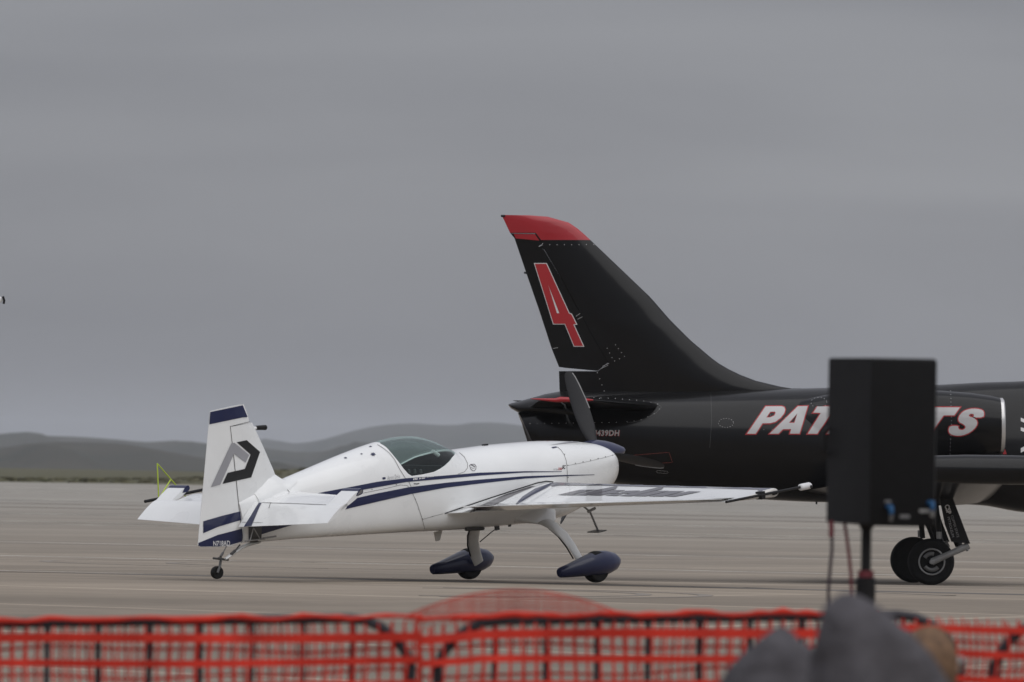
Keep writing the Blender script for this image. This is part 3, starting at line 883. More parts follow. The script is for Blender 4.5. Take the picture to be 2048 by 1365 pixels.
mb.tube([A_, B_], .0075, 6); mb.tube([A_, P(372,994,yl+.02)], .0075, 6); mb.tube([P(341.5,959.5,yl+.02), P(322,991,yl+.02)], .0075, 6); mb.build('sighting_frame', LEAFY, EX)

# aileron spade under the wing
ys_ = -2.1
mb = MB(); mb.tube([P(1166,1012,-1.65), P(1180,1024,-1.65), P(1196,1062,-1.65)], .012, 6); mb.tube([P(1190,1017,-1.65), P(1176,1024,-1.65)], .016, 6); mb.build('spade_arm', LGREY, EX)
mb = MB(); mb.box(P(1194, 1063, -1.65), (.13,.16,.012), ); mb.build('aileron_spade', GREYM, EX)
o = [mirror(x) for x in (bpy.data.objects['spade_arm'], bpy.data.objects['aileron_spade'])]

# ---- paint
c2 = crop(560, 840, 5.12); c3 = crop(860, 720, 2.968); c9 = crop(1080, 860, 10.24)
up_t = [(602,994),(650,984),(703.5,974),(755,964),(812,957),(872.5,953),(960,946),(1049,943),(1123,943.3)]
up_b = [(1123,944.2),(1046,945.6),(960,951.7),(872,959.5),(812,964.5),(728,979.6),(690,988),(652,998)]
decal('stripe', fe, fullb, [[up_t + up_b]], NAVY, fus, .004, (10, 4))
lo_t = [(497,1046),(540,1036),(585,1024),(640,1011),(720,995),(755,987),(818,974.8),(892,966),(960,959.7),(1048.7,953),(1129.5,950.5),(1188.5,949.4)]
lo_b = [(1188.5,950.2),(1129,952.8),(1048.7,957.5),(961,967.4),(892,975.7),(821.7,988.4),(755,1003.7),(691,1018.7),(585,1050),(524,1068.6),(497,1080)]
decal('stripe', fe, fullb, [[lo_t + lo_b]], NAVY, fus, .004, (10, 4))
decal('cowl_flash', fe, fullb, [[c9([(430,190),(620,176),(820,170),(1000,178),(1140,178),(1250,205),(1380,250),(1480,300),(1400,288),(1180,250),(940,226),(760,215),(560,200)])]], NAVY, fus, .004, (4, 1.5))
decal('cowl_flash', fe, fullb, [[c9([(180,322),(560,250),(760,232),(980,250),(700,262)])]], GREYV, fus, .004, (4, 1.5))
decal('cowl_flash', fe, fullb, [[c9([(60,222),(240,205),(420,206),(300,220),(150,240)])]], PINK, fus, .004, (4, 1.5))
decal('cowl_plate', fe, fullb, [[c9([(230,360),(325,345),(360,362),(262,385)])]], NAVY, fus)
# seams and screws
def seam(P_, w=1.0, bv=fullb, par=fus, name='panel_seam', m_=SEAM): return decal(name, fe, bv, None, m_, par, .003, None, strokeq(P_, w))
seam(c9([(355,355),(430,420),(490,510),(530,620),(545,720),(555,850),(555,1075)]), .7)
seam(c9([(545,738),(720,705),(1030,640),(1340,565),(1600,490)]), .45)
for sc in (c9([(500,505),(567,727),(722,688),(877,655),(1032,620),(1185,588),(1338,555),(1488,522),(573,972)])): decal('screw', fe, fullb, None, STEELD, fus, .004, None, dots([sc], .95))
c7 = crop(700, 860, 7.877)
seam(c7([(430,235),(520,290),(620,370),(700,470),(780,620),(880,780),(930,830),(1000,1000)]), .8)
seam(c2([(1300,672),(1340,720),(1400,850),(1450,1000),(1480,1115)]), .7)
seam(c2([(830,755),(1100,700),(1230,668),(1300,672)]), .7)
seam(c2([(1460,1020),(1560,990),(1665,962)]), .6)
seam(c2([(1330,750),(1330,752)]), .6) if False else None
seam(c7([(1720,360),(1800,430),(1850,530),(1850,600),(1800,665),(1700,700)]), .7)
seam([(562,972),(573,978),(583,990),(586,998)], .8)
for sc in c2([(940,713),(1190,665),(1385,815),(1420,915),(1458,1015),(1560,990)]): decal('screw', fe, fullb, None, STEELD, fus, .004, None, dots([sc], .95))
# southern-cross stars, flag, signature, crest, sponsor line
def star(cx, cy, r, n=7, sq=.75):
    return [(cx + (r if k % 2 == 0 else r*.45)*math.sin(math.pi*k/n), cy - sq*(r if k % 2 == 0 else r*.45)*math.cos(math.pi*k/n)) for k in range(2*n)]
for sc in (star(746, 909.3, 6.2), star(723, 908.6, 3.2, 5, .5), star(741, 893.8, 4, 7, .4), star(691, 916.5, 4.2, 7, .5)): decal('star', fe, fullb, [[sc]], NAVY, fus, .004, None)
decal('flag_emblem', fe, fullb, [[[(764.4,955.5),(770.5,954.6),(770.8,958.7),(764.8,959.6)]]], NAVY, fus)
decal('signature', fe, fullb, None, LETGREY, fus, .004, None, text_tris('Aaron Deliu', (774, 950.5, 799.5, 958.5), .5, -.012, R(-9), 1.25))
# the sponsor line is too small to read in the photo: only its slanted white strokes
for x0, x1, y0, y1 in ((985,1003,766,794),(1010,1028,764,792),(1034,1052,762,790),(1078,1092,760,784),(1098,1108,758,780),(1120,1136,756,778),(1142,1158,754,775),(1162,1172,752,772),(1200,1214,748,756),(1224,1238,745,753),(1248,1262,742,750),(1272,1286,739,747),(1296,1310,736,744)):
    decal('sponsor_lettering', fe, fullb, [[c7([(x0, y1), (x0+9, y0), (x1+9, y0-2), (x1, y1-2)])]], WHITEV, fus, .007)
cr = crop(700, 860, 7.877)
decal('crest_emblem', fe, fullb, None, LETGREY, fus, .004, None, strokeq(cr([(1880,560),(1900,620),(1930,645),(1955,650),(1980,620),(1985,580),(1960,545),(1920,545),(1880,560)]), 1.0, 3))
decal('crest_emblem', fe, fullb, None, LETGREY, fus, .004, None, strokeq(cr([(1895,548),(1930,565),(1965,585)]), 1.5, 3))
decal('crest_emblem', fe, fullb, None, LETGREY, fus, .004, None, strokeq(cr([(1905,590),(1935,612),(1965,600)]), .7, 3))
decal('model_lettering', fe, fullb, None, BLACKV, fus, .004, None, text_tris('SC', c9([(450,725)])[0] + c9([(522,800)])[0], .25, .03))
decal('model_lettering', fe, fullb, None, REDV, fus, .004, None, text_tris('330', c9([(365,775)])[0] + c9([(450,828)])[0], .25, .02))
decal('model_lettering', fe, fullb, None, GREYV, fus, .004, None, text_tris('EXTRA', c9([(270,795)])[0] + c9([(362,835)])[0], .25, -.005))
mb = MB(); mb.tube([P(838,967.5,-.4), P(834,968.5,-.4), P(828,968,-.4)], .006, 6); mb.build('step_handle', STEELD, EX)
mb = MB(); mb.box(P(970,891.5,0), (.05,.05,.03)); mb.build('fuel_cap', BLACKM, EX)
# fin paint
decal('rudder_cap', fe, fbv, [[c1([(547,152),(768,106),(800,184),(793,188),(770,188),(540,236)])]], NAVY, rudder, .004, (12, 12))
decal('emblem_stroke', fe, fbv, [[c1([(550,665),(690,365),(712,362),(812,445),(787,497),(708,437),(615,647)])]], GREYV, fin, .004, (9, 9))
decal('emblem_stroke', fe, fbv, [[c1([(727,358),(795,344),(886,424),(826,598),(630,642),(665,567),(782,540),(822,442)])]], BLACKV, fin, .004, (9, 9))
decal('rudder_stripe', fe, fbv, [[c1([(473,905),(620,862),(790,820),(792,880),(740,893),(600,935),(468,992)])]], NAVY, rudder, .004, (9, 9))
decal('rudder_stripe', fe, fbv, [[c1([(466,1045),(600,990),(775,945),(762,1036),(680,1060),(600,1069),(480,1070),(466,1062)])]], NAVY, rudder, .004, (9, 9))
decal('registration', fe, fbv, None, WHITEV, rudder, .008, None, text_tris('N718AD', (425.5, 1082, 459, 1092.2), 0, .012, R(-1)))
seam(c1([(816,218),(684,250),(710,480),(735,720),(745,825)]), .9, fbv, rudder)
seam(c1([(775,935),(770,1000),(760,1042)]), .7, fbv, rudder)
# wing paint
cw = crop(1090, 955, 6.206)
cr1 = crop(860, 940, 2.56)
decal('leading_edge_band', fe, wbv, [[[(1098,967.5),(1112,966),(1200,968),(1330,970.6),(1450,973.2),(1556,977.5),(1554,979.5),(1526,986.5),(1521,984),(1514,980),(1440,977.6),(1330,975),(1200,971.8),(1120,971.5),(1104,974)]]], WINGNAVY, wing, .004, (9, 2))
decal('root_stripe', fe, wbv, [[[(1096,969),(1108,967),(1094,976),(1066,990),(1035,1009),(1031,1009),(1045,994),(1070,978)]]], NAVY, wing, .004, (6, 3))
decal('root_stripe', fe, wbv, [[[(938,1025),(965,1010),(1010,990),(1060,974),(1070,973),(1030,990),(990,1010),(975,1024.5)]]], LETGREY, wing, .004, (6, 3))
DL = [[cw([(155,222),(300,190),(430,160),(660,158),(905,110),(880,148),(700,190),(520,228),(360,226)]), cw([(350,219),(500,186),(615,163),(640,165),(520,192),(400,220)])],
      [cw([(540,228),(700,193),(850,162),(1000,164),(990,170),(880,190),(930,196),(1010,172),(1190,168),(1120,190),(1050,205),(800,206),(710,226),(690,231)])],
      [cw([(740,230),(820,213),(975,213),(890,234)])],
      [cw([(920,235),(1180,178),(1440,122),(1475,120),(1450,152),(1260,196),(1070,238)])],
      [cw([(1095,236),(1240,203),(1380,172),(1555,172),(1400,206),(1250,239)])],
      [cw([(1275,239),(1420,206),(1560,175),(1740,175),(1600,210),(1460,241)])],
      [cw([(1485,241),(1640,208),(1790,178),(1940,181),(1780,212),(1620,243)])]]
for L in DL: decal('name_letter', fe, wbv, [L], LETGREY, wing, .005, (8, 2))
seam([(1100,970),(1060,984),(1010,1001),(950,1016),(890,1027)], 0.1, wbv, wing) if False else None
# black root gap: trace of the wing's upper root on the fuselage side
decal('root_seal', fe, fullb, None, BLACKV, fus, .006, None, strokeq([(889,1027.5),(960,1003),(1030,980),(1075,966),(1092,963),(1106,964.5)], 2.2))
# elevator paint and trim lines
decal('tail_stripe', fe, ebv, [[c1([(900,772),(885,800),(830,930),(778,935),(820,870),(862,800),(880,772)])]], NAVY, elev, .004, (5, 4))
seam(c1([(900,771),(1100,777),(1340,786)]), .7, ebv, elev); seam(c1([(745,905),(912,908),(893,935)]), .6, ebv, elev); seam(c1([(960,770),(948,810)]), 1.0, ebv, elev)
# access window with bracing at the tail
decal('inspection_panel', fe, fullb, [[[(496.5,1055),(523,1054),(522,1086),(500,1087)]]], STEELD, fus, .006, (6, 6))
mb = MB(); mb.tube([P(507,1056,-.13), P(500,1082,-.13)], .006, 6); mb.tube([P(507,1056,-.13), P(521,1080,-.13)], .006, 6); mb.tube([P(490,1083,-.13), P(530,1078,-.14)], .008, 6); mb.tube([P(526,1077,-.15), P(552,1073,-.17)], .009, 6); mb.build('tail_bracing', LGREY, EX)

# ================================================================== black jet
MJ = Matrix.Translation(PJ) @ Matrix.Rotation(R(3), 4, 'Z')
fj = Frame(MJ)
JT = empty('jet_plane', MJ, 'glossy black jet trainer with red tail tip and number 4 behind the white plane', 'airplane')
Q = fj.loc
# station: top (px,py), bottom (px,py), half width, widest height, roundness
SJ = [(1036,826,1088,940,.30,.5,2.2,2.2),(1060,818,1100,946,.37,.5,2.2,2.2),(1110,803,1130,955,.43,.52,2.3,2.2),(1200,792,1210,966,.50,.53,2.3,2.2),(1330,785.5,1335,981,.57,.53,2.3,2.2),
      (1450,782,1450,993,.62,.53,2.3,2.2),(1560,778.5,1560,1001.5,.66,.52,2.3,2.2),(1650,776,1650,1005,.665,.5,2.25,2.3),(1760,772,1760,1006,.64,.47,2.15,2.4),(1872,770,1872,1007,.59,.43,2.0,2.5),
      (1960,765.5,1960,1011,.56,.42,2.0,2.5),(2060,762,2060,1026,.55,.44,2.0,2.5),(2200,745,2200,1030,.52,.45,2.0,2.4),(2350,735,2350,1026,.48,.45,2.0,2.3),(2480,790,2480,1015,.42,.45,2.0,2.2),
      (2620,840,2620,1000,.34,.45,2.0,2.0),(2760,885,2760,975,.2,.48,2,2),(2850,918,2850,940,.05,.5,2,2)]
rows = []
for p1, t, p2, b_, hw, zm, n1, n2 in SJ:
    T, B = Q(p1, t), Q(p2, b_); rows.append((T.x, B.x, hw, T.z, B.z, zm, n1, n2))
ts = np.arange(len(rows)); tq = np.linspace(0, len(rows)-1, 110)
par = [pchip(ts, [r[k] for r in rows], tq) for k in range(8)]
fm = MB(); fm.loft([section(float(par[0][i]), float(par[2][i]), float(par[3][i]), float(par[4][i]), float(par[4][i]+(par[3][i]-par[4][i])*par[5][i]), float(par[6][i]), float(par[7][i]), 64, float(par[1][i])) for i in range(len(tq))])
jf = fm.build('fuselage', BLACK, JT, 50)
# jet pipe
c = Q(1062, 880); mb = MB(); mb.torus(.26, .02, axisM(c+Vector((-.02,0,0)), (-1,0,-.35))); mb.build('jet_pipe', STEELD, JT)
# pointed tail cone over the jet pipe
mb = MB(); mb.loft([section(Q(px, 800).x, hw, Q(px, t).z, Q(px, b_).z, Q(px, b_).z+(Q(px, t).z-Q(px, b_).z)*.35, 1.8, 2.6, 28) for px, t, b_, hw in ((1160,781.5,850,.42),(1120,783,842,.38),(1090,788.5,834,.34),(1060,797,829,.28),(1036,803.5,825,.22),(1022,807,817,.16),(1018,808.3,812,.12))])
mb.build('tail_cone', BLACK, JT, 50)
# shoulder intakes
def intake(sg):
    mb = MB(); rings = []
    for px, t, b_, yc, hw in ((1480,835,920,.20,.2),(1570,805,935,.32,.27),(1650,790,938,.38,.29),(1730,783,934,.45,.315),(1810,780.5,928,.52,.34),(1880,781.5,922,.575,.352),(1940,786,916,.60,.345),(1980,791.5,911,.61,.325),(1999,796,907.5,.615,.30)):
        T, B = Q(px, t, -yc), Q(px, b_, -yc)
        rings.append(section(T.x, hw, T.z, B.z, (T.z+B.z)/2, 2.5, 2.5, 40, B.x))
        for v in rings[-1]: v.y = sg*(yc) + v.y
    mb.loft(rings, caps=False)
    o = mb.build('air_intake', BLACK, JT, 50)
    lip = MB(); r0 = rings[-1]; c = sum(r0, Vector())/len(r0)
    lip.loft([[v.copy() for v in r0], [c + (v-c)*1.0 + Vector((.035,0,0)) for v in r0], [c + (v-c)*.96 + Vector((.05,0,0)) for v in r0], [c + (v-c)*.92 + Vector((.02,0,0)) for v in r0]], caps=False)
    lip.build('intake_lip', mat('polished_lip', (.62,.61,.6), .25, metal=.7) if 'polished_lip' not in bpy.data.materials else bpy.data.materials['polished_lip'], JT)
    d = MB(); d.loft([[c + (v-c)*.92 + Vector((.02,0,0)) for v in r0], [c + (v-c)*.8 + Vector((-.5,0,0)) for v in r0]]); d.build('intake_duct', BLACKM, JT)
    return o
it = [intake(-1), intake(1)]
jbv = bvh_of([jf, it[0]])

# fin, rudder
c4 = crop(980, 410, 3.329)
le = [(1049,430.4),(1091,433),(1121,438.5),(1142,447.5),(1160,461),(1181,480.6),(1211,509),(1256,552),(1301,595),(1340,640),(1380,680),(1432,724),(1470,746),(1520,765),(1570,775.5),(1612,779.5),(1700,800)]
te = [(1003.4,431),(1020.5,467),(1026.6,470),(1053,548),(1079,623),(1103,697),(1117.6,733.5),(1119,779.5),(1122,800)]
lez = sorted([(Q(*p).z, Q(*p).x) for p in le]); tez = sorted([(Q(*p).z, Q(*p).x) for p in te])
secs = []
zz = sorted(set(list(np.linspace(Q(1100,800).z, Q(1100,434).z, 34)) + [Q(1060,431.2).z]))
for z in zz:
    lx = np.interp(z, [q[0] for q in lez], [q[1] for q in lez]); tx = np.interp(z, [q[0] for q in tez], [q[1] for q in tez])
    ch = max(lx-tx, .05); th = min(.11*min(ch, 1.9), .19)
    secs.append((Vector((lx,0,z)), Vector((tx,0,z)), th/ch, Vector((0,1,0))))
ff = surf(secs, 18)
jxz = lambda P_: [(Q(*p).x, Q(*p).z) for p in P_]
HINGE = c4([(308,197),(350,262),(326,277),(362,300),(480,500),(602,725),(690,890),(785,1050)])
rudp = jxz(c4([(120,191),(302,194),(308,198),(349,262),(324,275),(359,301),(478,500),(600,726),(689,891),(783,1052),(717,1106),(500,1086),(440,1077)]))
(r1, rest) = cut_xz(ff.V, ff.F, rudp)
jr = mk('rudder', r1[0], r1[1], BLACK, JT, 50)
# gap behind the fin post and below the rudder stays open
gapp = jxz(c4([(60,190),(304,191),(352,262),(328,277),(362.5,300),(481.5,500),(603.5,725),(691.5,890),(785.5,1051),(785,1056),(719,1108),(300,1108)]))
(_, fin2) = cut_xz(rest[0], rest[1], gapp)
capp = jxz([(990,425),(1300,425),(1300,480.6),(1082,480.6),(1071,466),(1000,466)])
(cap_, body) = cut_xz(fin2[0], fin2[1], capp)
jfin = mk('fin', body[0], body[1], BLACK, JT, 50)
mk('fin_cap', cap_[0], cap_[1], RED, JT, 50)
mb = MB(); mb.loft([section(Q(px,790).x, hw, Q(px,t).z, Q(px,806).z, Q(px,806).z+.02, 1.4, 2, 20) for px,t,hw in ((1130,786,.12),(1250,780,.17),(1400,778,.2),(1560,777,.16),(1640,777.5,.06))]); mb.build('fin_fillet', BLACK, JT)
mb = MB(); mb.tube([Q(1002,432.5), Q(1010,432.5)], .016, 8); mb.build('static_wick', BLACKM, JT)
mb = MB(); mb.tube([Q(1048,545.5), Q(1056,547.5)], .012, 6); mb.build('trim_horn', BLACKM, JT)
rbv = bvh_of([jr]); nbv = BVHTree.FromPolygons(ff.V, ff.F)
decal('rudder_red_band', fj, rbv, [[c4([(158,194),(299,196),(328,238),(172,224)])]], RED, jr, .004, (8, 8))
FOUR = c4([(292,388),(378,388),(530,720),(545,725),(582,798),(562,800),(628,945),(558,945),(497,797),(420,797)])
decal('number_outline', fj, rbv, [[FOUR]], WHITEV, jr, .005, (7, 7))
decal('number', fj, rbv, [[offset_poly(FOUR, -1.45), c4([(386,528),(462,722),(446,722)])]], RED if False else REDV, jr, .009, (7, 7))
decal('number_outline', fj, rbv, [[c4([(386,534),(460,720),(448,720)])]], WHITEV, jr, .010, (7, 7)) if False else None
def jdots(name, P_, n, r=.75, bv=nbv, par=None): return kind(decal(name, fj, bv, None, RIVET, par or jfin, .006, None, dots(along(P_, n), r)), 'stuff')
jdots('rivet_row', c4([(350,258),(395,266),(690,266)]), 8)
jdots('rivet_row', c4([(835,932),(895,1010)]), 4, .7); jdots('rivet_row', c4([(780,955),(812,1018)]), 3, .7); jdots('rivet_row', c4([(830,1040),(895,1010)]), 3, .7)
jdots('rivet_row', c4([(715,1118),(760,1240)]), 4, .8)
for P_ in ([(1160.5,627),(1152,633)], [(1165,634),(1155,639)], [(1205,733),(1218,727)], [(1201,738),(1216,731)], [(1077.5,494),(1085,490)], [(1106,697.5),(1116,695.5)]):
    decal('hinge_glint', fj, nbv, None, LGREY, jr, .008, None, strokeq(P_, 1.1, 99))

# tailplane: thin, seen almost edge-on, elevators hanging
for sg in (-1, 1):
    yt_ = 2.15
    l0, t0 = Q(1330, 806, 0), Q(1130, 801, 0)
    lt_, tt_ = Q(1183, 800, -yt_), Q(1118, 800, -yt_)
    zt = Q(1150, 800, -yt_).z
    A = lambda x, y, z: Vector((x, y*sg, z))
    st_ = surf([(A(l0.x, .2, zt-.06), A(t0.x, .2, zt-.06), .10, Vector((0,0,1))), (A(lt_.x, yt_, zt), A(tt_.x, yt_, zt), .09, Vector((0,0,1)))], 14)
    st_.build('stabilizer', BLACK, JT, 50)
    hx0, hx1 = t0.x-.02, tt_.x-.02
    ed_ = Vector((-math.cos(R(4)), 0, -math.sin(R(4)))); eu = Vector((-math.sin(R(4)), 0, math.cos(R(4))))
    p0, p1 = A(hx0, .3, zt-.06), A(hx1, yt_-.06, zt-.005)
    surf([(p0, p0+ed_*.45, .08, eu), (p1, p1+ed_*.24, .08, eu)], 12).build('elevator', BLACK, JT, 50)
    mb = MB(); mb.tube([A(lt_.x+.02, yt_, zt), A(lt_.x-.12, yt_, zt), A(lt_.x-.40, yt_, zt), A(tt_.x-.05, yt_, zt-.01), A(tt_.x-.36, yt_, zt+.005)], [.008,.026,.036,.026,.004], 12); mb.build('stabilizer_tip', RED if sg == -1 else BLACK, JT)

# wings with tip tanks
for sg in (-1, 1):
    A = lambda x, y, z: Vector((x, y*sg, z))
    zr, zt = Q(1800, 985, -.5).z, Q(1960, 942, -4.45).z
    xr = Q(1990, 985, -.5).x; xt = Q(2030, 942, -4.45).x
    surf([(A(xr, .35, zr), A(xr-2.5, .35, zr), .13, Vector((0,0,1))), (A(xt, 4.4, zt), A(xt-1.25, 4.4, zt), .10, Vector((0,0,1)))], 16).build('wing', BLACK, JT, 50)
    tk = MB(); xc = Q(1960, 940, -4.55).x; zc = Q(1960, 939.5, -4.55).z
    prof = [(-1.55,.012),(-1.42,.05),(-1.15,.11),(-.75,.16),(-.2,.183),(.4,.186),(.9,.175),(1.3,.14),(1.55,.09),(1.68,.04),(1.72,.006)]
    tk.lathe([(r, h) for h, r in prof], axisM(A(xc, 4.55, zc), (1,0,0)), 32); tk.build('tip_tank', BLACK, JT, 50)

# undercarriage
def jgear(sg):
    A = lambda p: Vector((p.x, p.y*sg, p.z))       # traced on the near (right) side, y negative
    y = -1.22
    hub = Q(1862, 1124, y)
    w = wheel('main_wheel', A(hub), (0,1,0), .303, .20, JT, .56, BLACKM)
    # disc, ring and brake pads on the outside
    yo = hub.y-.10
    fc = lambda p: A(Vector((p.x, yo, p.z)))
    mb = MB(); mb.torus(.165, .011, axisM(fc(hub), (0,1,0)), 36, 8); mb.build('wheel_ring', LGREY, w)
    for k, a0, a1 in ((0, 75, 150), (1, 215, 320)):
        mb = MB(); mb.tube([fc(hub + Vector((.105*math.cos(R(a)), 0, .105*math.sin(R(a))))) for a in np.linspace(a0, a1, 9)], [(.012,.026)]*9, 8, flat=(0,1,0)); mb.build('brake_pad', GREYM, w)
    mb = MB(); mb.lathe([(.0,-.03),(.032,-.03),(.032,.03),(.014,.035),(.0,.03)], axisM(A(Vector((hub.x, yo-.02, hub.z))), (0,-1 if sg == 1 else 1,0)), 18); mb.build('axle_nut', LGREY, w)
    # trailing arm
    e = Q(1936, 1091, y)
    mb = MB(); mb.tube([A(Vector((hub.x, yo-.02, hub.z))), A(hub.lerp(e, .5) + Vector((0,-.12,.0))), A(Vector((e.x, yo-.0, e.z)))], [(.045,.022),(.04,.022),(.048,.024)], 12, flat=(0,0,1)); mb.build('trailing_arm', LGREY, JT)
    mb = MB(); mb.tube([A(Q(1918,1092,y+.02)), A(Q(1905,1060,y+.05)), A(Q(1892,1010,y+.1)), A(Q(1886,968,y+.15))], [.05,.055,.06,.065], 12); mb.build('gear_leg', BLACKM, JT)
    mb = MB(); mb.tube([A(Q(1880,1080,y+.05)), A(Q(1872,1010,y+.08)), A(Q(1868,968,y+.1))], .035, 10); mb.build('side_strut', BLACKM, JT)
    mb = MB(); mb.tube([A(Q(1930,1092,y-.1)), A(Q(1936,1102,y-.1))], .02, 8); mb.build('arm_pivot', GREYM, JT)
    mb = MB(); mb.tube([A(Q(1878,1064,y-.05)), A(Q(1878,1078,y-.05))], .034, 10); mb.build('damper', LGREY, JT)
    mb = MB(); mb.tube([A(Q(1873,1015,y-.05)), A(Q(1880,1035,y-.08)), A(Q(1878,1064,y-.05))], .010, 6); mb.build('hydraulic_hose', BLACKM, JT)
    # leg door
    D = [(1887,968),(1910,968),(1904,992),(1940.5,1088),(1903,1084),(1890,1050),(1880,1000)]
    f_, g_ = [], []
    for px, py in D:
        p = Q(px, py, y-.14); f_.append(A(p)); g_.append(A(p + Vector((0,.02,0))))
    mb = MB(); mb.loft([f_, g_]); return mb.build('gear_door', BLACKM, JT, 30)
dr = jgear(1); jgear(-1)
dbv = bvh_of([dr])
decal('door_lettering', fj, dbv, None, WHITEV, dr, .004, None, text_tris('CSP', (1886.5,1014,1905.5,1024), 0, .04, R(74)))
decal('door_lettering', fj, dbv, None, LGREY, dr, .004, None, text_tris('COPPER STATE', (1887,1050.5,1933,1055.5), 0, 0, R(74)))
decal('door_lettering', fj, dbv, None, LGREY, dr, .004, None, text_tris('PETROLEUM', (1881,1052,1922,1057), 0, 0, R(77)))
# nose gear (beyond the frame)
nb_ = Q(2560, 1130, 0)
wheel('nose_wheel', Vector((nb_.x, 0, .22)), (0,1,0), .22, .16, JT, .5, GREYM)
mb = MB(); mb.tube([(nb_.x,-.12,.22), (nb_.x+.1,-.12,.5), (nb_.x+.15,0,.7), (nb_.x+.2,0,1.15)], .04, 8); mb.build('nose_gear_leg', LGREY, JT)
# canopy (beyond the frame)
mb = MB(); mb.loft([section(Q(px,760).x, hw, Q(px,t).z, Q(px,b_).z, Q(px,b_).z+.02, 2, 2, 24) for px,t,b_,hw in ((2070,758,775,.3),(2160,722,790,.38),(2280,706,800,.4),(2400,722,815,.38),(2500,780,835,.28),(2560,828,845,.1))]); mb.build('canopy', mat('tinted_canopy', (.02,.025,.025), .05, coat=1.), JT)

# ---- lettering
c8 = crop(1440, 800, 9.309); c6 = crop(1850, 740, 4.266)
LET = [[c8([(500,635),(850,130),(1150,128),(1195,145),(1213,190),(1195,255),(1130,340),(1030,415),(930,440),(790,442),(665,635)]), c8([(862,335),(935,230),(1022,228),(1036,245),(1010,300),(930,335)])],
       [c8([(920,635),(1450,128),(1635,125),(1480,632),(1300,632),(1325,548),(1170,550),(1090,632)]), c8([(1280,433),(1440,260),(1385,433)])],
       [c8([(1735,245),(1815,130),(2330,126),(2250,245),(2080,245),(1810,635),(1630,635),(1880,248)])],
       [c8([(1990,635),(2340,128),(2640,126),(2700,160),(2700,230),(2650,320),(2570,390),(2640,635),(2470,635),(2400,420),(2310,420),(2160,635)]), c8([(2370,330),(2430,235),(2520,232),(2535,255),(2500,310),(2440,330)])],
       [c8([(2720,635),(3060,128),(3230,128),(2890,635)])],
       [smooth_poly(c8([(2990,560),(3060,350),(3240,160),(3420,120),(3560,150),(3590,280),(3500,460),(3330,610),(3150,645),(3020,630)]), 2), smooth_poly(c8([(3170,480),(3240,350),(3350,250),(3400,270),(3380,380),(3280,500),(3200,520)]), 2)],
       [[(1830,831.3),(1840,815.5),(1919.9,815.5),(1908.6,831.4),(1887.5,831.4),(1858,872),(1838,872),(1866,831.4)]],
       [smooth_poly(c6([(497,408),(505,375),(492,345),(440,333),(380,335),(320,358),(283,405),(287,445),(330,466),(350,488),(330,513),(296,513),(282,496),(286,478),(213,478),(199,515),(212,548),(260,562),(320,561),(390,532),(440,482),(448,442),(420,412),(380,402),(372,388),(390,375),(418,380),(412,408)]), 1)]]
RL = [[offset_poly(L[0], 2.0)] + [offset_poly(h, -1.6) for h in L[1:]] for L in LET]
for L in RL: decal('letter_outline', fj, jbv, [L], REDV, jf, .006, (6, 4))
for L in LET: decal('letter', fj, jbv, [L], SILVERV, jf, .010, (6, 4))
ti = crop(1000, 740, 6.02)
decal('registration_shadow', fj, jbv, None, REDV, jf, .005, (5,3), text_tris('N439DH', (1183.3, 861.3, 1239.8, 873.2), .12, .035, 0, 1.1))
decal('registration', fj, jbv, None, SILVERV, jf, .009, (5,3), text_tris('N439DH', (1182.5, 860.6, 1239, 872.4), .12, .03, 0, 1.1))
jd = lambda P_, n, r=.65: jdots('rivet_row', P_, n, r, jbv, jf)
jd(ti([(365,650),(1400,635)]), 13); jd(ti([(1130,340),(1370,350),(1700,375),(1890,412),(1940,450),(1880,520),(1680,612),(1530,628)]), 16)
jd(ti([(1200,350),(1470,392)]), 3)
c5 = crop(1280, 720, 2.667)
jd([(1452+15*math.cos(a), 846.5+9*math.sin(a)) for a in np.linspace(0, 6.0, 30)], 15, .6)
jd([(1638+16*math.cos(a), 806+10*math.sin(a)) for a in np.linspace(0, 6.0, 30)], 13, .6)
jd([(1901,783),(1903,840),(1900,908)], 18, .6); jd(c5([(503,82),(503,160)]), 4, .6); jd(c5([(265,30),(290,65),(345,130),(375,160)]), 5, .6)
jd(c5([(650,293),(775,300),(775,372),(650,372),(650,293)]), 10, .5)
def jseam(P_, w=.9, m_=STEELD): return decal('panel_seam', fj, jbv, None, m_, jf, .004, None, strokeq(P_, w))
jseam(ti([(1530,635),(1600,632),(1760,590),(1880,520),(1945,450),(1890,412)]), .7); jseam(c5([(378,180),(382,330),(372,470)]), .5); jseam([(1240,913),(1338,905),(1345,925),(1300,928),(1245,921)], .6, PINK)
decal('vent_plate', fj, jbv, None, LGREY, jf, .006, None, strokeq([(1315,941),(1334,942.5),(1337,945),(1334,947),(1315,945.5),(1312,943),(1315,941)], .6, 2))
kind(decal('vent_holes', fj, jbv, None, BLACKV, jf, .007, None, dots([(1315,943.2),(1320.5,943.7),(1329,944.4),(1334,944.8)], 1.6)), 'stuff')
for L in ([[(2041.5,836),(2075,850),(2075,858),(2041.5,843)]], [[(2041.5,855),(2075,866),(2075,874),(2041.5,862)]], [[(2041.5,897),(2075,880),(2075,889),(2041.5,906)]]): decal('fuselage_chevron', fj, jbv, [L], WHITEV, jf, .005, (6, 6))
decal('warning_triangle', fj, jbv, [[[(2005.5,897),(2010,899),(2013.5,909),(2006,909)]]], REDV, jf, .005)
mb = MB(); mb.tube([Q(1633,1004,0), Q(1633,1009,0)], .012, 6); mb.build('drain_mast', BLACKM, JT)
decal('scoop', fj, jbv, [[[(1640+9*math.cos(a), 811.5+2.2*math.sin(a)) for a in np.linspace(0,6.28,18)[:-1]]]], BLACKV, jf, .012)

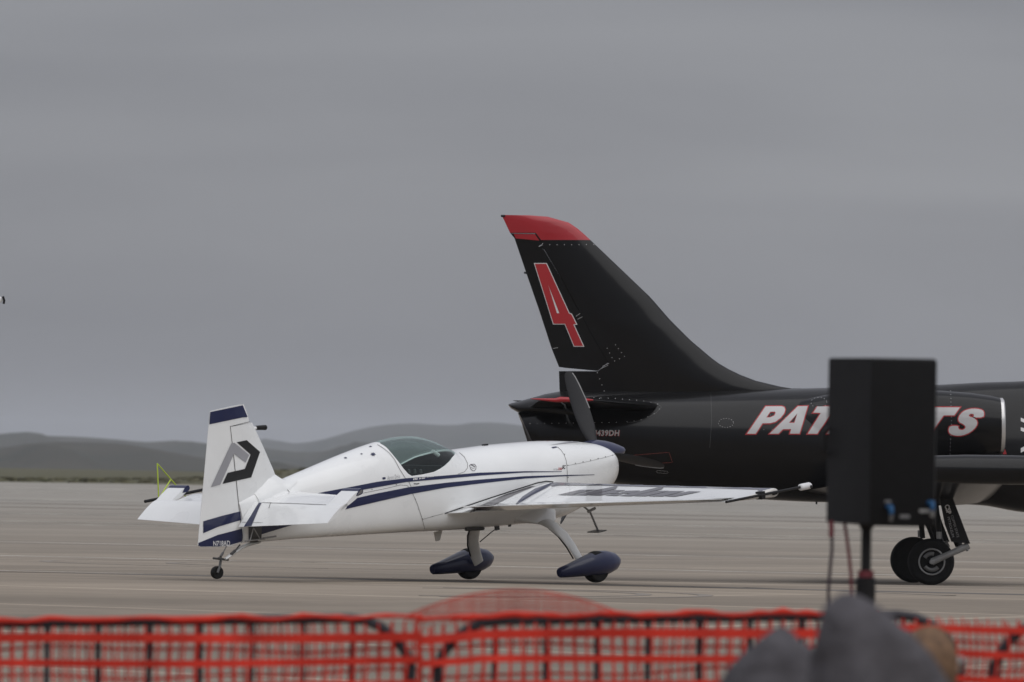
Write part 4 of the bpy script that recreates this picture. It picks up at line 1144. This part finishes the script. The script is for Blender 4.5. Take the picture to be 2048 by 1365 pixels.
# ================================================================== white high-wing plane at the left edge of the picture
DW = 118.0
pw = at(3, 917, DW); tipw = at(10, 600, DW-4.0)
MW = Matrix.Translation((pw.x-.05, DW, PJ.z)) @ Matrix.Rotation(R(14), 4, 'Z')
WP = empty('high_wing_plane', MW, 'white high-wing plane whose nose just enters the left edge', 'airplane')
hz_ = pw.z - PJ.z
mb = MB(); mb.lathe([(.22,-.42),(.21,-.3),(.17,-.15),(.09,-.05),(.03,-.005),(.002,0)], axisM((0,0,hz_), (1,0,0)), 28); mb.build('spinner', WHITE, WP)
mb = MB(); mb.loft([section(x, hw, zt, zb, (zt+zb)/2, 2.6, 2.8, 32) for x, hw, zt, zb in ((-.42,.35,hz_+.3,hz_-.35),(-.6,.5,hz_+.45,hz_-.5),(-1.6,.6,hz_+.55,hz_-.6),(-2.3,.66,hz_+1.2,hz_-.62),(-4.2,.66,hz_+1.3,hz_-.6),(-7.5,.3,hz_+.7,hz_+.1),(-9.,.12,hz_+.6,hz_+.3))]); mb.build('fuselage', WHITE, WP)
tl = WP.matrix_world.inverted() @ tipw
mb = MB(); ct = tl + Vector((-.62,0,0))
rg_ = [(-.62+.0, 0)]
def wr(y, xo, sc):
    return [Vector((ct.x + xo + v[0]*sc, y, tl.z + v[1]*sc)) for v in [(.6*math.cos(a) - .0 if math.cos(a) > 0 else 1.1*math.cos(a), .11*math.sin(a)) for a in np.linspace(0, 2*math.pi, 29)[:-1]]]
yw = tl.y
mb.loft([wr(yw-.10, 0, .5), wr(yw-.05, 0, .85), wr(yw, 0, 1.0), wr(-yw*.0, 0, 1.3), wr(-yw, 0, 1.0), wr(-yw+.1, 0, .5)])
wg = mb.build('wing', WHITE, WP)
mb = MB(); mb.tube([Vector((tl.x-.02, yw-.02, tl.z-.05)), Vector((tl.x-.012, yw-.02, tl.z-.01)), Vector((tl.x-.03, yw-.02, tl.z+.04))], .014, 10); mb.build('navigation_light', BLACKM, WP)
for sg in (-1, 1):
    mb = MB(); mb.tube([(-2.6, sg*.62, hz_-.3), (ct.x, sg*abs(yw)*.55, tl.z-.1)], (.05) , 8); mb.build('wing_strut', WHITE, WP)
    mb = MB(); mb.tube([(-2.9, sg*.6, hz_-.4), (-2.9, sg*1.2, .3)], .05, 8); mb.build('gear_leg', WHITE, WP)
    wheel('main_wheel', Vector((-2.9, sg*1.25, .28)), (0,1,0), .28, .2, WP)
wheel('nose_wheel', Vector((-.9, 0, .25)), (0,1,0), .25, .16, WP)
mb = MB(); mb.tube([(-.9,-.1,.25),(-.9,-.1,.5),(-.95,0,hz_-.4)], .04, 8); mb.build('nose_gear_leg', LGREY, WP)
for a in (20, 140, 260):
    mb = MB(); d = Vector((0, math.sin(R(a)), math.cos(R(a)))); mb.tube([Vector((-.3,0,hz_))+d*r for r in (.1,.4,.8,1.05)], [(.05,.03),(.08,.02),(.075,.015),(.02,.008)], 8, flat=(.7,.5,.3)); mb.build('propeller_blade', BLACKM, WP)
mb = MB(); mb.loft([foil_ring(Vector((-7.4,0,hz_+.6)), Vector((-9.2,0,hz_+.6)), .08, Vector((0,1,0))), foil_ring(Vector((-8.5,0,hz_+2.4)), Vector((-9.5,0,hz_+2.4)), .08, Vector((0,1,0)))]); mb.build('fin', WHITE, WP)
for sg in (-1, 1):
    mb = MB(); mb.loft([foil_ring(Vector((-8.,0,hz_+.5)), Vector((-9.2,0,hz_+.5)), .08, Vector((0,0,1))), foil_ring(Vector((-8.4,sg*2,hz_+.5)), Vector((-9.3,sg*2,hz_+.5)), .08, Vector((0,0,1)))]); mb.build('stabilizer', WHITE, WP)

# ================================================================== loudspeaker on its stand
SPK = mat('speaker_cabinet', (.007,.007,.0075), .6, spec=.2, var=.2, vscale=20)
SPK_LIT = mat('speaker_side_lit', (.013,.013,.014), .6, spec=.25, var=.2, vscale=20)  # lighter copy of the cabinet colour, light on the side painted in
BLUE = mat('blue_plug', (.010,.075,.19), .6); PALE = mat('pale_label', (.27,.27,.26), .5)
REDC = mat('red_cable', (.14,.022,.03), .6); BLKC = mat('dark_cable', (.035,.022,.03), .5)
DS = 44.0; k = FPX/DS
pm = at(1733, 1050, DS)                        # pole top
MS = Matrix.Translation((pm.x, DS, ZN))
zb, zt = pm.z-ZN, at(1738, 717, DS).z-ZN
SP = empty('loudspeaker', Matrix.Translation((pm.x, DS, pm.z)), 'black loudspeaker cabinet on a pole in front of the jet', 'loudspeaker')
H = zt-zb
cx = lambda px, py=880: at(px, py, DS).x - pm.x
# plan: near corner at column 1738; left side face narrow, rear panel wide; baffle hidden behind
xa, xb_, xc_ = cx(1656), cx(1738), cx(1868)
plan = [(xb_, -.22), (xc_, -.13), (xc_+.01, .02), (.18, .24), (-.10, .26), (xa, .08)]
mb = MB(); bm_ = []
rings = []
for z, s_ in ((-.004,.97),(.012,1),(H-.012,1),(H,.97)):
    rings.append([Vector((x*s_, y*s_, z + (.025*0))) for x, y in plan])
rings[0] = [v + Vector((0,0, .02 if i in (5,4) else 0)) for i, v in enumerate(rings[0])]
mb.loft(rings); cab = mb.build('cabinet', SPK, SP, 30)
cab.data.materials.append(SPK_LIT)
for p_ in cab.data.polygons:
    if p_.normal.x < -.4: p_.material_index = 1  # left-facing faces get the colour with light painted in
bv = cab.modifiers.new('round', 'BEVEL'); bv.width = .012; bv.segments = 3; bv.limit_method = 'ANGLE'; bv.angle_limit = R(25)
def onpanel(px, py, off=0.):                   # point on the rear panel
    a, b_ = Vector((plan[0][0], plan[0][1])), Vector((plan[1][0], plan[1][1]))
    x = cx(px, py); t = (x-a.x)/(b_.x-a.x); y = a.y+(b_.y-a.y)*t
    n = Vector((b_.y-a.y, -(b_.x-a.x))).normalized(); n = n if n.y < 0 else -n
    return Vector((x, y, at(px, py, DS).z - pm.z)) + Vector((n.x, n.y, 0))*off, Vector((n.x, n.y, 0))
for px, py in ((1772, 1014), (1855, 1006)):
    p, n = onpanel(px, py); mb = MB(); mb.tube([p, p+n*.05, p+n*.055+Vector((0,0,-.02)), p+n*.05+Vector((0,0,-.03))], .012, 12); mb.build('blue_plug', BLUE, SP)
    p, n = onpanel(px+2, py+14); mb = MB(); mb.tube([p+n*.05+Vector((0,0,.02)), p+n*.045, p+n*.03-Vector((0,0,.03))], .009, 8); mb.build('plug_collar', PALE if px > 1800 else GREYM, SP)
p, n = onpanel(1846, 1022, .004); mb = MB(); mb.box(p, (.05,.006,.016), None); mb.build('panel_label', PALE, SP)
p, n = onpanel(1806, 1033, .004); mb = MB(); mb.box(p, (.045,.006,.016), None); mb.build('panel_label', GREYM, SP)
p, n = onpanel(1772, 1003, .004); mb = MB(); mb.box(p, (.03,.006,.012), None); mb.build('panel_label', GREYM, SP)
mb = MB(); xh = cx(1659); mb.tube([(xh-.004,.06,H*.42),(xh-.028,.05,H*.44),(xh-.028,.05,H*.56),(xh-.004,.06,H*.58)], .012, 8); mb.build('side_handle', BLACKM, SP)
mb = MB(); mb.lathe([(.03,-.02),(.035,.0)], None, 16); mb.build('pole_socket', BLACKM, SP)
mb = MB(); a = plan[3]; b_ = plan[4]; mb.box(((a[0]+b_[0])/2, .262, H/2), (.22,.01,H*.88)); mb.build('grille', BLACKM, SP)

ST_ = empty('speaker_stand', Matrix.Translation((pm.x, DS, ZN)), 'black tripod speaker stand with a red collar ring', 'stand')
hp = pm.z-ZN
zc_ = at(1731, 1150, DS).z-ZN
mb = MB(); mb.tube([(0,0,zc_-.3),(0,0,hp-.005)], .0235, 16); mb.build('pole', BLACKM, ST_)
mb = MB(); mb.tube([(0,0,zc_-.012),(0,0,zc_+.02)], .037, 16); mb.build('collar_ring', REDC, ST_)
mb = MB(); mb.lathe([(.036,zc_-.012),(.046,zc_-.02),(.046,zc_-.12),(.040,zc_-.145),(.026,zc_-.155)], None, 20); mb.build('clamp_hub', BLACKM, ST_)
mb = MB(); mb.tube([(0,0,.12),(0,0,zc_-.1)], .024, 16); mb.build('lower_tube', BLACKM, ST_)
for a in (30, 150, 270):
    d = Vector((math.cos(R(a)), math.sin(R(a)), 0))
    mb = MB(); mb.tube([d*.03+Vector((0,0,zc_-.35)), d*.62+Vector((0,0,.02))], .014, 8); mb.build('leg', BLACKM, ST_)
    mb = MB(); mb.tube([d*.03+Vector((0,0,.2)), d*.34+Vector((0,0,.42))], .010, 8); mb.build('brace', BLACKM, ST_)
def cable(name, P_, r, m_, lab):
    pts = [at(px, py, DS+dy) for px, py, dy in P_]; mb = MB(); mb.tube([q for q in pts], r, 8)
    return tag(mb.build(name, m_, None), lab, 'cable')
cable('speaker_cable', [(1662,1040,0),(1664,1070,0),(1664,1100,0),(1660,1140,0),(1657,1180,0),(1656,1230,0),(1660,1330,0),(1690,1420,0),(1720,1500,0)], .008, BLKC, 'dark cable hanging below the left corner of the loudspeaker')
cable('speaker_cable', [(1662,1042,-.02),(1663,1058,-.02),(1662,1074,-.02)], .012, REDC, 'short red plug sleeve at the left corner under the loudspeaker')
cable('speaker_cable', [(1688,1040,0),(1693,1070,0),(1698,1110,0),(1702,1150,0),(1704,1200,0),(1706,1300,0),(1715,1420,0),(1722,1500,0)], .008, REDC, 'dull red cable hanging between the pole and the dark cable')

# ================================================================== barriers and red safety net
BAR = mat('dark_barrier_steel', (.030,.028,.034), .5, metal=.3, var=.3)
NET = mat('red_plastic_net', (.60,.036,.020), .7, spec=.25, var=.35, vscale=5)
DF = 40.0
def bx(px, py, Y=DF): p = at(px, py, Y); return p
def barrier(px0, px1, y0, y1, Y, lab):
    """crowd barrier from column px0 to px1, top rail at rows y0 (left) and y1 (right)"""
    A, B = at(px0, y0, Y), at(px1, y1, Y)
    root = empty('crowd_barrier', Matrix.Translation((A.x, Y, ZN)), lab, 'barrier', 'crowd barriers along the flight line')
    W = B.x-A.x; h0, h1 = A.z-ZN, B.z-ZN
    top = lambda x: h0+(h1-h0)*x/W
    rc = .27
    pts = [(0,0,.12),(0,0,top(0)-rc-.1),(.012,0,top(0)-rc*.95)] + [(rc-rc*math.cos(R(a)), 0, top(0)-rc+rc*math.sin(R(a))) for a in range(15, 91, 15)]
    pts += [(W-rc+rc*math.sin(R(a)), 0, top(W)-rc+rc*math.cos(R(a))) for a in range(0, 76, 15)] + [(W-.012,0,top(W)-rc*.95),(W,0,top(W)-rc-.1),(W,0,.12)]
    mb = MB(); mb.tube(pts, .021, 10); mb.build('frame', BAR, root)
    mb = MB(); mb.tube([(0,0,.16),(W,0,.16)], .014, 8); mb.build('lower_rail', BAR, root)
    sp = 102/(FPX/Y); n = int((W-.1)/sp); x0 = (W-(n-1)*sp)/2
    for i in range(n):
        x = x0+i*sp; zt_ = top(x)
        d = min(x, W-x)
        if d < rc: zt_ = top(x)-rc+math.sqrt(max(0, rc*rc-(rc-d)**2))
        mb = MB(); mb.tube([(x,0,.16),(x,0,zt_-.005)], .0115, 8); mb.build('bar', BAR, root)
    for x in (.25, W-.25):
        mb = MB(); mb.tube([(x,-.28,.015),(x,0,.05),(x,.28,.015)], .015, 8); mb.tube([(x,0,.05),(x,0,.16)], .014, 8); mb.build('foot', BAR, root)
    return root
barrier(-230, 828, 1247, 1239, DF, 'leftmost dark steel crowd barrier with round corners under red net')
barrier(872, 1925, 1240, 1232, DF, 'middle dark steel crowd barrier below the parked plane, under red net')
barrier(1985, 3050, 1240, 1236, DF, 'rightmost dark steel crowd barrier, only its rounded left corner shows')
def net(name, px0, px1, topf, Y, hgt, lab, sagf=None, vs_=.055, hs=.103, vw=.0095, hw=.030, first=.075, roll=True, seed=1):
    """plastic mesh fence: upright strands, broader level bands, a doubled top hem"""
    rr = random.Random(seed)
    X0, X1 = at(px0, 1240, Y).x, at(px1, 1240, Y).x
    pxs = lambda x: 1024+ (x)/Y*FPX
    zt_ = lambda x: at(pxs(x), topf(pxs(x)), Y).z
    wob = lambda x, z: .012*math.sin(x*5.1+z*7+seed) + .008*math.sin(x*13+z*3)
    mb = MB(); P3 = lambda x, z: Vector((x + .006*math.sin(z*23+x*2), Y-.03+wob(x, z), z))
    def ribbon(pts, w, vert):
        V, F = [], []
        for i, (x, z) in enumerate(pts):
            a, b_ = ((x-w/2, z), (x+w/2, z)) if vert else ((x, z-w/2), (x, z+w/2))
            p, q = P3(*a), P3(*b_)
            V += [p, q, q+Vector((0,.004,0)), p+Vector((0,.004,0))]
            if i: n = 4*i; F += [(n-4,n-3,n+1,n), (n-3,n-2,n+2,n+1), (n-2,n-1,n+3,n+2), (n-1,n-4,n,n+3)]
        mb.add(V, F)
    x = X0
    while x < X1:
        t = zt_(x); ribbon([(x+.004*math.sin(zq*9), t-.02-zq) for zq in np.linspace(0, hgt, 12)], vw*rr.uniform(.8,1.15), True); x += vs_
    nb = int((hgt-first)/hs)+1
    N = int((X1-X0)/.05)
    for j in range(nb):
        if vs_ < .02: hw = (.0036 if rr.random() > .22 else .011)
        w = hw*(1.25 if j == 0 and roll else 1.0)
        ribbon([(X0+(X1-X0)*i/N, zt_(X0+(X1-X0)*i/N)-first-j*hs + .006*math.sin(i*.13+j)) for i in range(N+1)], w, False)
    if roll:                                           # hem rolled over the top rail
        pts = [Vector((X0+(X1-X0)*i/N, Y-.02, zt_(X0+(X1-X0)*i/N)+.006+.005*math.sin(i*.9)+rr.uniform(-.004,.004))) for i in range(N+1)]
        mb.tube(pts, [.008+.009*rr.random()**1.5 for _ in pts], 8)
    # the half folded over to the far side of the rail hangs lower and unevenly
    x = X0+.02
    while x < X1:
        t = zt_(x); sl = rr.uniform(-.02,.02)
        ribbon2 = [(x+sl*q/8+.005*math.sin(q*1.7+x*9), t-.01-(hgt*.8)*q/8) for q in range(9)]
        V, F = [], []
        for i, (a, z) in enumerate(ribbon2):
            V += [Vector((a-.0045, Y+.035, z)), Vector((a+.0045, Y+.035, z))]
            if i: F.append((2*i-2, 2*i-1, 2*i+1, 2*i))
        mb.add(V, F); x += vs_*rr.uniform(.85,1.15)
    for j in range(nb):
        V, F = [], []
        for i in range(N+1):
            xx = X0+(X1-X0)*i/N; z = zt_(xx)-first-.05-j*hs*1.04+.012*math.sin(xx*3.1+j*2+seed)+.006*math.sin(xx*9)
            V += [Vector((xx, Y+.036, z-.006)), Vector((xx, Y+.036, z+.006))]
            if i: F.append((2*i-2, 2*i-1, 2*i+1, 2*i))
        mb.add(V, F)
    o = mb.build(name, NET, None, 50)
    return tag(o, lab, 'safety net', 'red plastic safety nets')
tf1 = lambda p: 1245+(1237-1245)*(p+230)/1060
net('safety_net', -260, 845, tf1, DF, .95, 'red plastic mesh net draped over the leftmost barrier')
def tf2(p):
    if p < 960: return 1246 - 8*max(0, (p-845)/115)
    return 1236+(1226-1236)*(p-960)/960
net('safety_net', 835, 1760, tf2, DF, .95, 'red plastic mesh net draped over the middle barrier', seed=2)
tf3 = lambda p: 1232 + 4*math.sin(p*.013)
net('safety_net', 1755, 3050, tf3, DF, .95, 'red plastic mesh net sagging beside the rightmost barrier', seed=3, roll=False, first=.06)
# a loose stretch of net bulging up behind the middle barrier
def tf4(p):
    t = (p-1040)/240.
    return 1178 + 62*min(1.3, abs(t))**1.9
def flap(px0, px1, topf, Y, lab):
    rr = random.Random(4); mb = MB()
    X0, X1 = at(px0, 1240, Y).x, at(px1, 1240, Y).x
    pxs = lambda x: 1024 + x/Y*FPX
    tz = lambda x: at(pxs(x), topf(pxs(x)), Y).z
    bz = lambda x: at(pxs(x), 1246, Y).z
    lean = lambda x, z: Y + .05 - .25*(z-bz(x)) + .02*math.sin(x*11)
    def rib(pts, w, vert):
        V, F = [], []
        for i, (x, z) in enumerate(pts):
            for dx, dz in (((-w/2, 0), (w/2, 0)) if vert else ((0, -w/2), (0, w/2))):
                V.append((x+dx, lean(x, z), z+dz))
            if i: F.append((2*i-2, 2*i-1, 2*i+1, 2*i))
        mb.add(V, F)
    x = X0
    while x < X1:
        a, b_ = bz(x), tz(x)
        if b_ > a+.004: rib([(x, a+(b_-a)*k/8) for k in range(9)], .0030*rr.uniform(.5,1.5), True)
        x += .012
    N = 90
    for k in range(11):                             # bands hang at even steps below the arch
        dz = .006+.0135*k; w = .0036 if rr.random() > .3 else .0075
        run = []
        for i in range(N+1):
            x = X0+(X1-X0)*i/N
            if tz(x)-dz > bz(x): run.append((x, tz(x)-dz))
        if len(run) > 2: rib(run, w, False)
    return tag(mb.build('safety_net', NET, None, None), lab, 'safety net', 'red plastic safety nets')
flap(812, 1272, tf4, DF+.1, 'loose red net bulging above the middle barrier below the planes wheels')

# ================================================================== spectators in front
HOODIE = mat('grey_hoodie', (.095,.090,.098), .95, spec=.1, var=.25, vscale=14, bump=.004, bscale=60)
JEANS = mat('denim', (.05,.06,.09), .9, var=.2, vscale=12)
JACKET = mat('grey_jacket', (.10,.10,.105), .8, var=.25, vscale=9)
SKIN = mat('skin', (.42,.25,.18), .55, var=.08)
HAIR = mat('brown_hair', (.17,.095,.05), .7, var=.5, vscale=40, bump=.004, bscale=120)
SHOE = mat('shoe', (.04,.04,.04), .7); CANV = mat('chair_canvas', (.03,.035,.06), .9, var=.2, vscale=20)
def skin_mesh(name, V, E, Rr, mats, parent, matf, sub=2):
    me = bpy.data.meshes.new(name); me.from_pydata(V, E, [])
    o = bpy.data.objects.new(name, me); COL.objects.link(o)
    sk = o.modifiers.new('skin', 'SKIN'); sk.use_smooth_shade = True
    lay = me.skin_vertices[0].data if me.skin_vertices else None
    if lay is None:
        bm = bmesh.new(); bm.from_mesh(me); bm.verts.layers.skin.verify(); bm.to_mesh(me); bm.free(); lay = me.skin_vertices[0].data
    for i, r in enumerate(Rr): lay[i].radius = (r, r) if not isinstance(r, tuple) else r
    lay[0].use_root = True
    ss = o.modifiers.new('sub', 'SUBSURF'); ss.levels = ss.render_levels = sub
    dg = bpy.context.evaluated_depsgraph_get(); dg.update()
    nm = bpy.data.meshes.new_from_object(o.evaluated_get(dg)); nm.name = name
    bpy.data.objects.remove(o)
    for m_ in mats: nm.materials.append(m_)
    for p in nm.polygons: p.material_index = matf(p.center); p.use_smooth = True
    n = bpy.data.objects.new(name, nm); COL.objects.link(n); n.parent = parent
    return n
def seated(loc, rot, label, top, headR, hooded, jacket, scale=1.0, lean=0.):
    """seated person, local x right, y forward (the way they look), seat at .46"""
    root = empty('person', Matrix.Translation(loc) @ Matrix.Rotation(rot, 4, 'Z') @ Matrix.Scale(scale, 4), label, 'person', 'seated spectators')
    hd = top/scale - .13
    V = [(0,0,.52),(0,-.02+lean*.3,.72),(0,-.01+lean*.7,.92),(0,.0+lean,hd-.20),(0,.01+lean,hd-.10),(0,.03+lean,hd)]
    E = [(0,1),(1,2),(2,3),(3,4),(4,5)]
    Rr = [(.17,.14),(.17,.13),(.19,.13),(.10,.09),(.055,.055),(.085,.10)]
    sh = hd-.28
    for s in (-1, 1):
        n = len(V)
        V += [(s*.17,-.0+lean*.9,sh),(s*.235,.02+lean*.6,sh-.26),(s*.19,.26,.66),(s*.12,.36,.66),(s*.09,.43,.64)]
        E += [(2,n),(n,n+1),(n+1,n+2),(n+2,n+3),(n+3,n+4)]
        Rr += [.075,.055,.045,.035,.022]
        n = len(V)
        V += [(s*.10,.05,.53),(s*.14,.46,.54),(s*.15,.48,.10),(s*.16,.52,.055),(s*.17,.66,.045)]
        E += [(0,n),(n,n+1),(n+1,n+2),(n+2,n+3),(n+3,n+4)]
        Rr += [.10,.072,.05,.045,.04]
    def mf(c):
        if c.z > hd-.12 and c.z > sh+.12: return 2
        if c.y > .33 and .58 < c.z < .8 and abs(c.x) < .16: return 2
        if c.z < .12: return 3
        if c.z < .62 and (c.y > .1 or c.z < .45): return 1
        return 0
    b_ = skin_mesh('body', V, E, Rr, [jacket, JEANS, SKIN, SHOE], root, mf)
    # fingers
    for s in (-1, 1):
        mb = MB()
        for i in range(4): x = s*(.09-.018*(i-1.5)); mb.tube([(x,.42,.64),(x,.47,.635+.002*i),(x*.95,.49,.61)], [.0095,.009,.007], 6)
        mb.build('fingers', SKIN, root)
        mb = MB(); mb.tube([(s*.065,.40,.645),(s*.045,.44,.65),(s*.04,.465,.64)], [.011,.010,.008], 6); mb.build('thumb', SKIN, root)
    # face
    mb = MB(); mb.tube([(0,.12+lean,hd+.03),(0,.150+lean,hd-.012),(0,.118+lean,hd-.022)], [.008,.014,.010], 8); mb.build('nose', SKIN, root)
    for s in (-1, 1):
        mb = MB(); mb.lathe([(.0,.012),(.008,.009),(.012,.0)], axisM((s*.032,.118+lean,hd+.02), (0,1,0)), 10); mb.build('eye', WHITEV, root)
    mb = MB(); mb.tube([(-.024,.116+lean,hd-.055),(0,.124+lean,hd-.055),(.024,.116+lean,hd-.055)], .006, 6); mb.build('mouth', PINK, root)
    return root, hd
def hood(root, hd, prof, jacket, name='hood'):
    """hood: level rings from the shoulders up; prof rows (height above head centre, half width, back, front, shift x, shift y)"""
    mb = MB(); rings = []
    for z, hw, bk, fr, sx, sy in prof:
        rings.append([Vector((sx + hw*sgp(math.cos(a), .9)*(1+.02*math.sin(5*a+z*30)), sy + (fr if math.sin(a) > 0 else bk)*math.sin(a), hd+z+.006*math.sin(3*a+z*20))) for a in np.linspace(0, 2*math.pi, 37)[:-1]])
    # smooth between rows
    Rn = np.array([[list(v) for v in r] for r in rings]); T = np.arange(len(rings)); tq = np.linspace(0, len(rings)-1, 4*len(rings))
    out_ = np.empty((len(tq), Rn.shape[1], 3))
    for i in range(Rn.shape[1]):
        for k2 in range(3): out_[:, i, k2] = pchip(T, Rn[:, i, k2], tq)
    from mathutils import noise
    def fold(v):
        v = Vector(v); c = Vector((0, 0, v.z)); d = (v-c)
        return v + d.normalized()*(.016*noise.noise(v*9) + .008*noise.noise(v*22)) if d.length > .02 else v
    mb.loft([[fold(v) for v in r] for r in out_])
    return mb.build(name, jacket, root, 70)
def chair(loc, rot, label):
    root = empty('folding_chair', Matrix.Translation(loc) @ Matrix.Rotation(rot, 4, 'Z'), label, 'chair', 'folding chairs of the spectators')
    mb = MB(); mb.box((0,.17,.40), (.52,.46,.02)); mb.build('seat', CANV, root)
    mb = MB(); mb.box((0,-.17,.64), (.50,.02,.34), Matrix.Rotation(R(8), 4, 'X')); mb.build('backrest', CANV, root)
    for s in (-1, 1):
        mb = MB(); mb.tube([(s*.27,-.20,.0),(s*.27,.38,.40)], .011, 8); mb.build('leg', BAR, root)
        mb = MB(); mb.tube([(s*.27,.38,.0),(s*.27,-.08,.40),(s*.27,-.22,.80)], .011, 8); mb.build('leg', BAR, root)
    return root
# left hood: a rounded peak straight on; middle hood: taller, face turned right; third person beyond
DP = 28.0
def gz(px, py, Y): p = at(px, py, Y); return p
p1 = gz(1556, 1258, DP); t1 = p1.z-ZN
r1, h1_ = seated((p1.x, DP, ZN), 0, 'person in a grey pointed hood seated left of the speaker stand', t1, .1, True, HOODIE)
hood(r1, h1_, [(-.34,.31,.17,.16,0,0),(-.27,.26,.15,.13,0,0),(-.20,.215,.14,.12,0,0),(-.12,.19,.145,.115,0,0),(-.04,.166,.15,.115,-.004,0),(.006,.143,.145,.11,0,0),(.05,.113,.13,.10,.002,0),(.082,.083,.105,.085,.004,-.01),(.110,.05,.07,.06,.006,-.015),(.126,.026,.04,.035,.008,-.02),(.134,.006,.01,.01,.008,-.02)], HOODIE)
p2 = gz(1700, 1192, DP-1.2); t2 = p2.z-ZN
r2, h2_ = seated((p2.x+.03, DP-1.2, ZN), R(-68), 'person in a larger grey hood turned to the right below the loudspeaker', t2, .1, True, HOODIE, 1.04)
# local x = right of the wearer, y = forward (here: right in the picture)
hood(r2, h2_, [(-.40,.27,.20,.38,0,.03),(-.30,.23,.165,.33,0,.02),(-.21,.19,.135,.285,0,0),(-.115,.165,.13,.25,0,0),(-.05,.155,.125,.222,0,0),(.005,.145,.118,.18,0,0),(.06,.12,.105,.112,0,0),(.098,.09,.092,.06,0,-.004),(.116,.062,.072,.032,0,-.012),(.128,.03,.04,.02,0,-.03),(.133,.006,.01,.01,0,-.04)], HOODIE)
D3 = 31.0
p3 = gz(1866, 1252, D3); t3 = p3.z-ZN
r3, h3_ = seated((p3.x, D3, ZN), R(-35), 'brown-haired person in a grey jacket seated beyond the larger hood', t3, .1, False, JACKET)
mb = MB(); rings = []
for z, rr_ in ((-.10,.075),(-.04,.098),(.03,.102),(.08,.085),(.115,.05),(.13,.01)):
    rings.append([Vector((rr_*.95*math.cos(a), -.012 + rr_*(1.08 if math.sin(a) < 0 else .75)*math.sin(a), h3_+z+.004*math.sin(9*a)))*1.0 for a in np.linspace(0, 2*math.pi, 37)[:-1]])
mb.loft(rings); mb.build('hair', HAIR, r3, 70)
for pp, DD, rt, lb in ((p1, DP, 0, 'folding canvas chair under the left hooded spectator'), (p2, DP-1.2, R(-68), 'folding canvas chair under the larger hooded spectator'), (p3, D3, R(-35), 'folding canvas chair under the brown-haired spectator')):
    chair((pp.x, DD, ZN), rt, lb)
# ------------------------------------------------------------------ hazy air
hb = MB(); hb.box((0, 6900, 28.5), (9000, 14600, 63))
HZ = bpy.data.materials.new('haze_air'); HZ.use_nodes = True
nt = HZ.node_tree; nt.nodes.clear()
ho = nt.nodes.new('ShaderNodeOutputMaterial'); hv = nt.nodes.new('ShaderNodeVolumePrincipled')
hv.inputs['Color'].default_value = (.88,.92,.99,1); hv.inputs['Density'].default_value = HAZE
nt.links.new(hv.outputs[0], ho.inputs['Volume'])
haze = kind(hb.build('haze', HZ, None, None), 'stuff', 'thin grey haze over the airfield and hills')
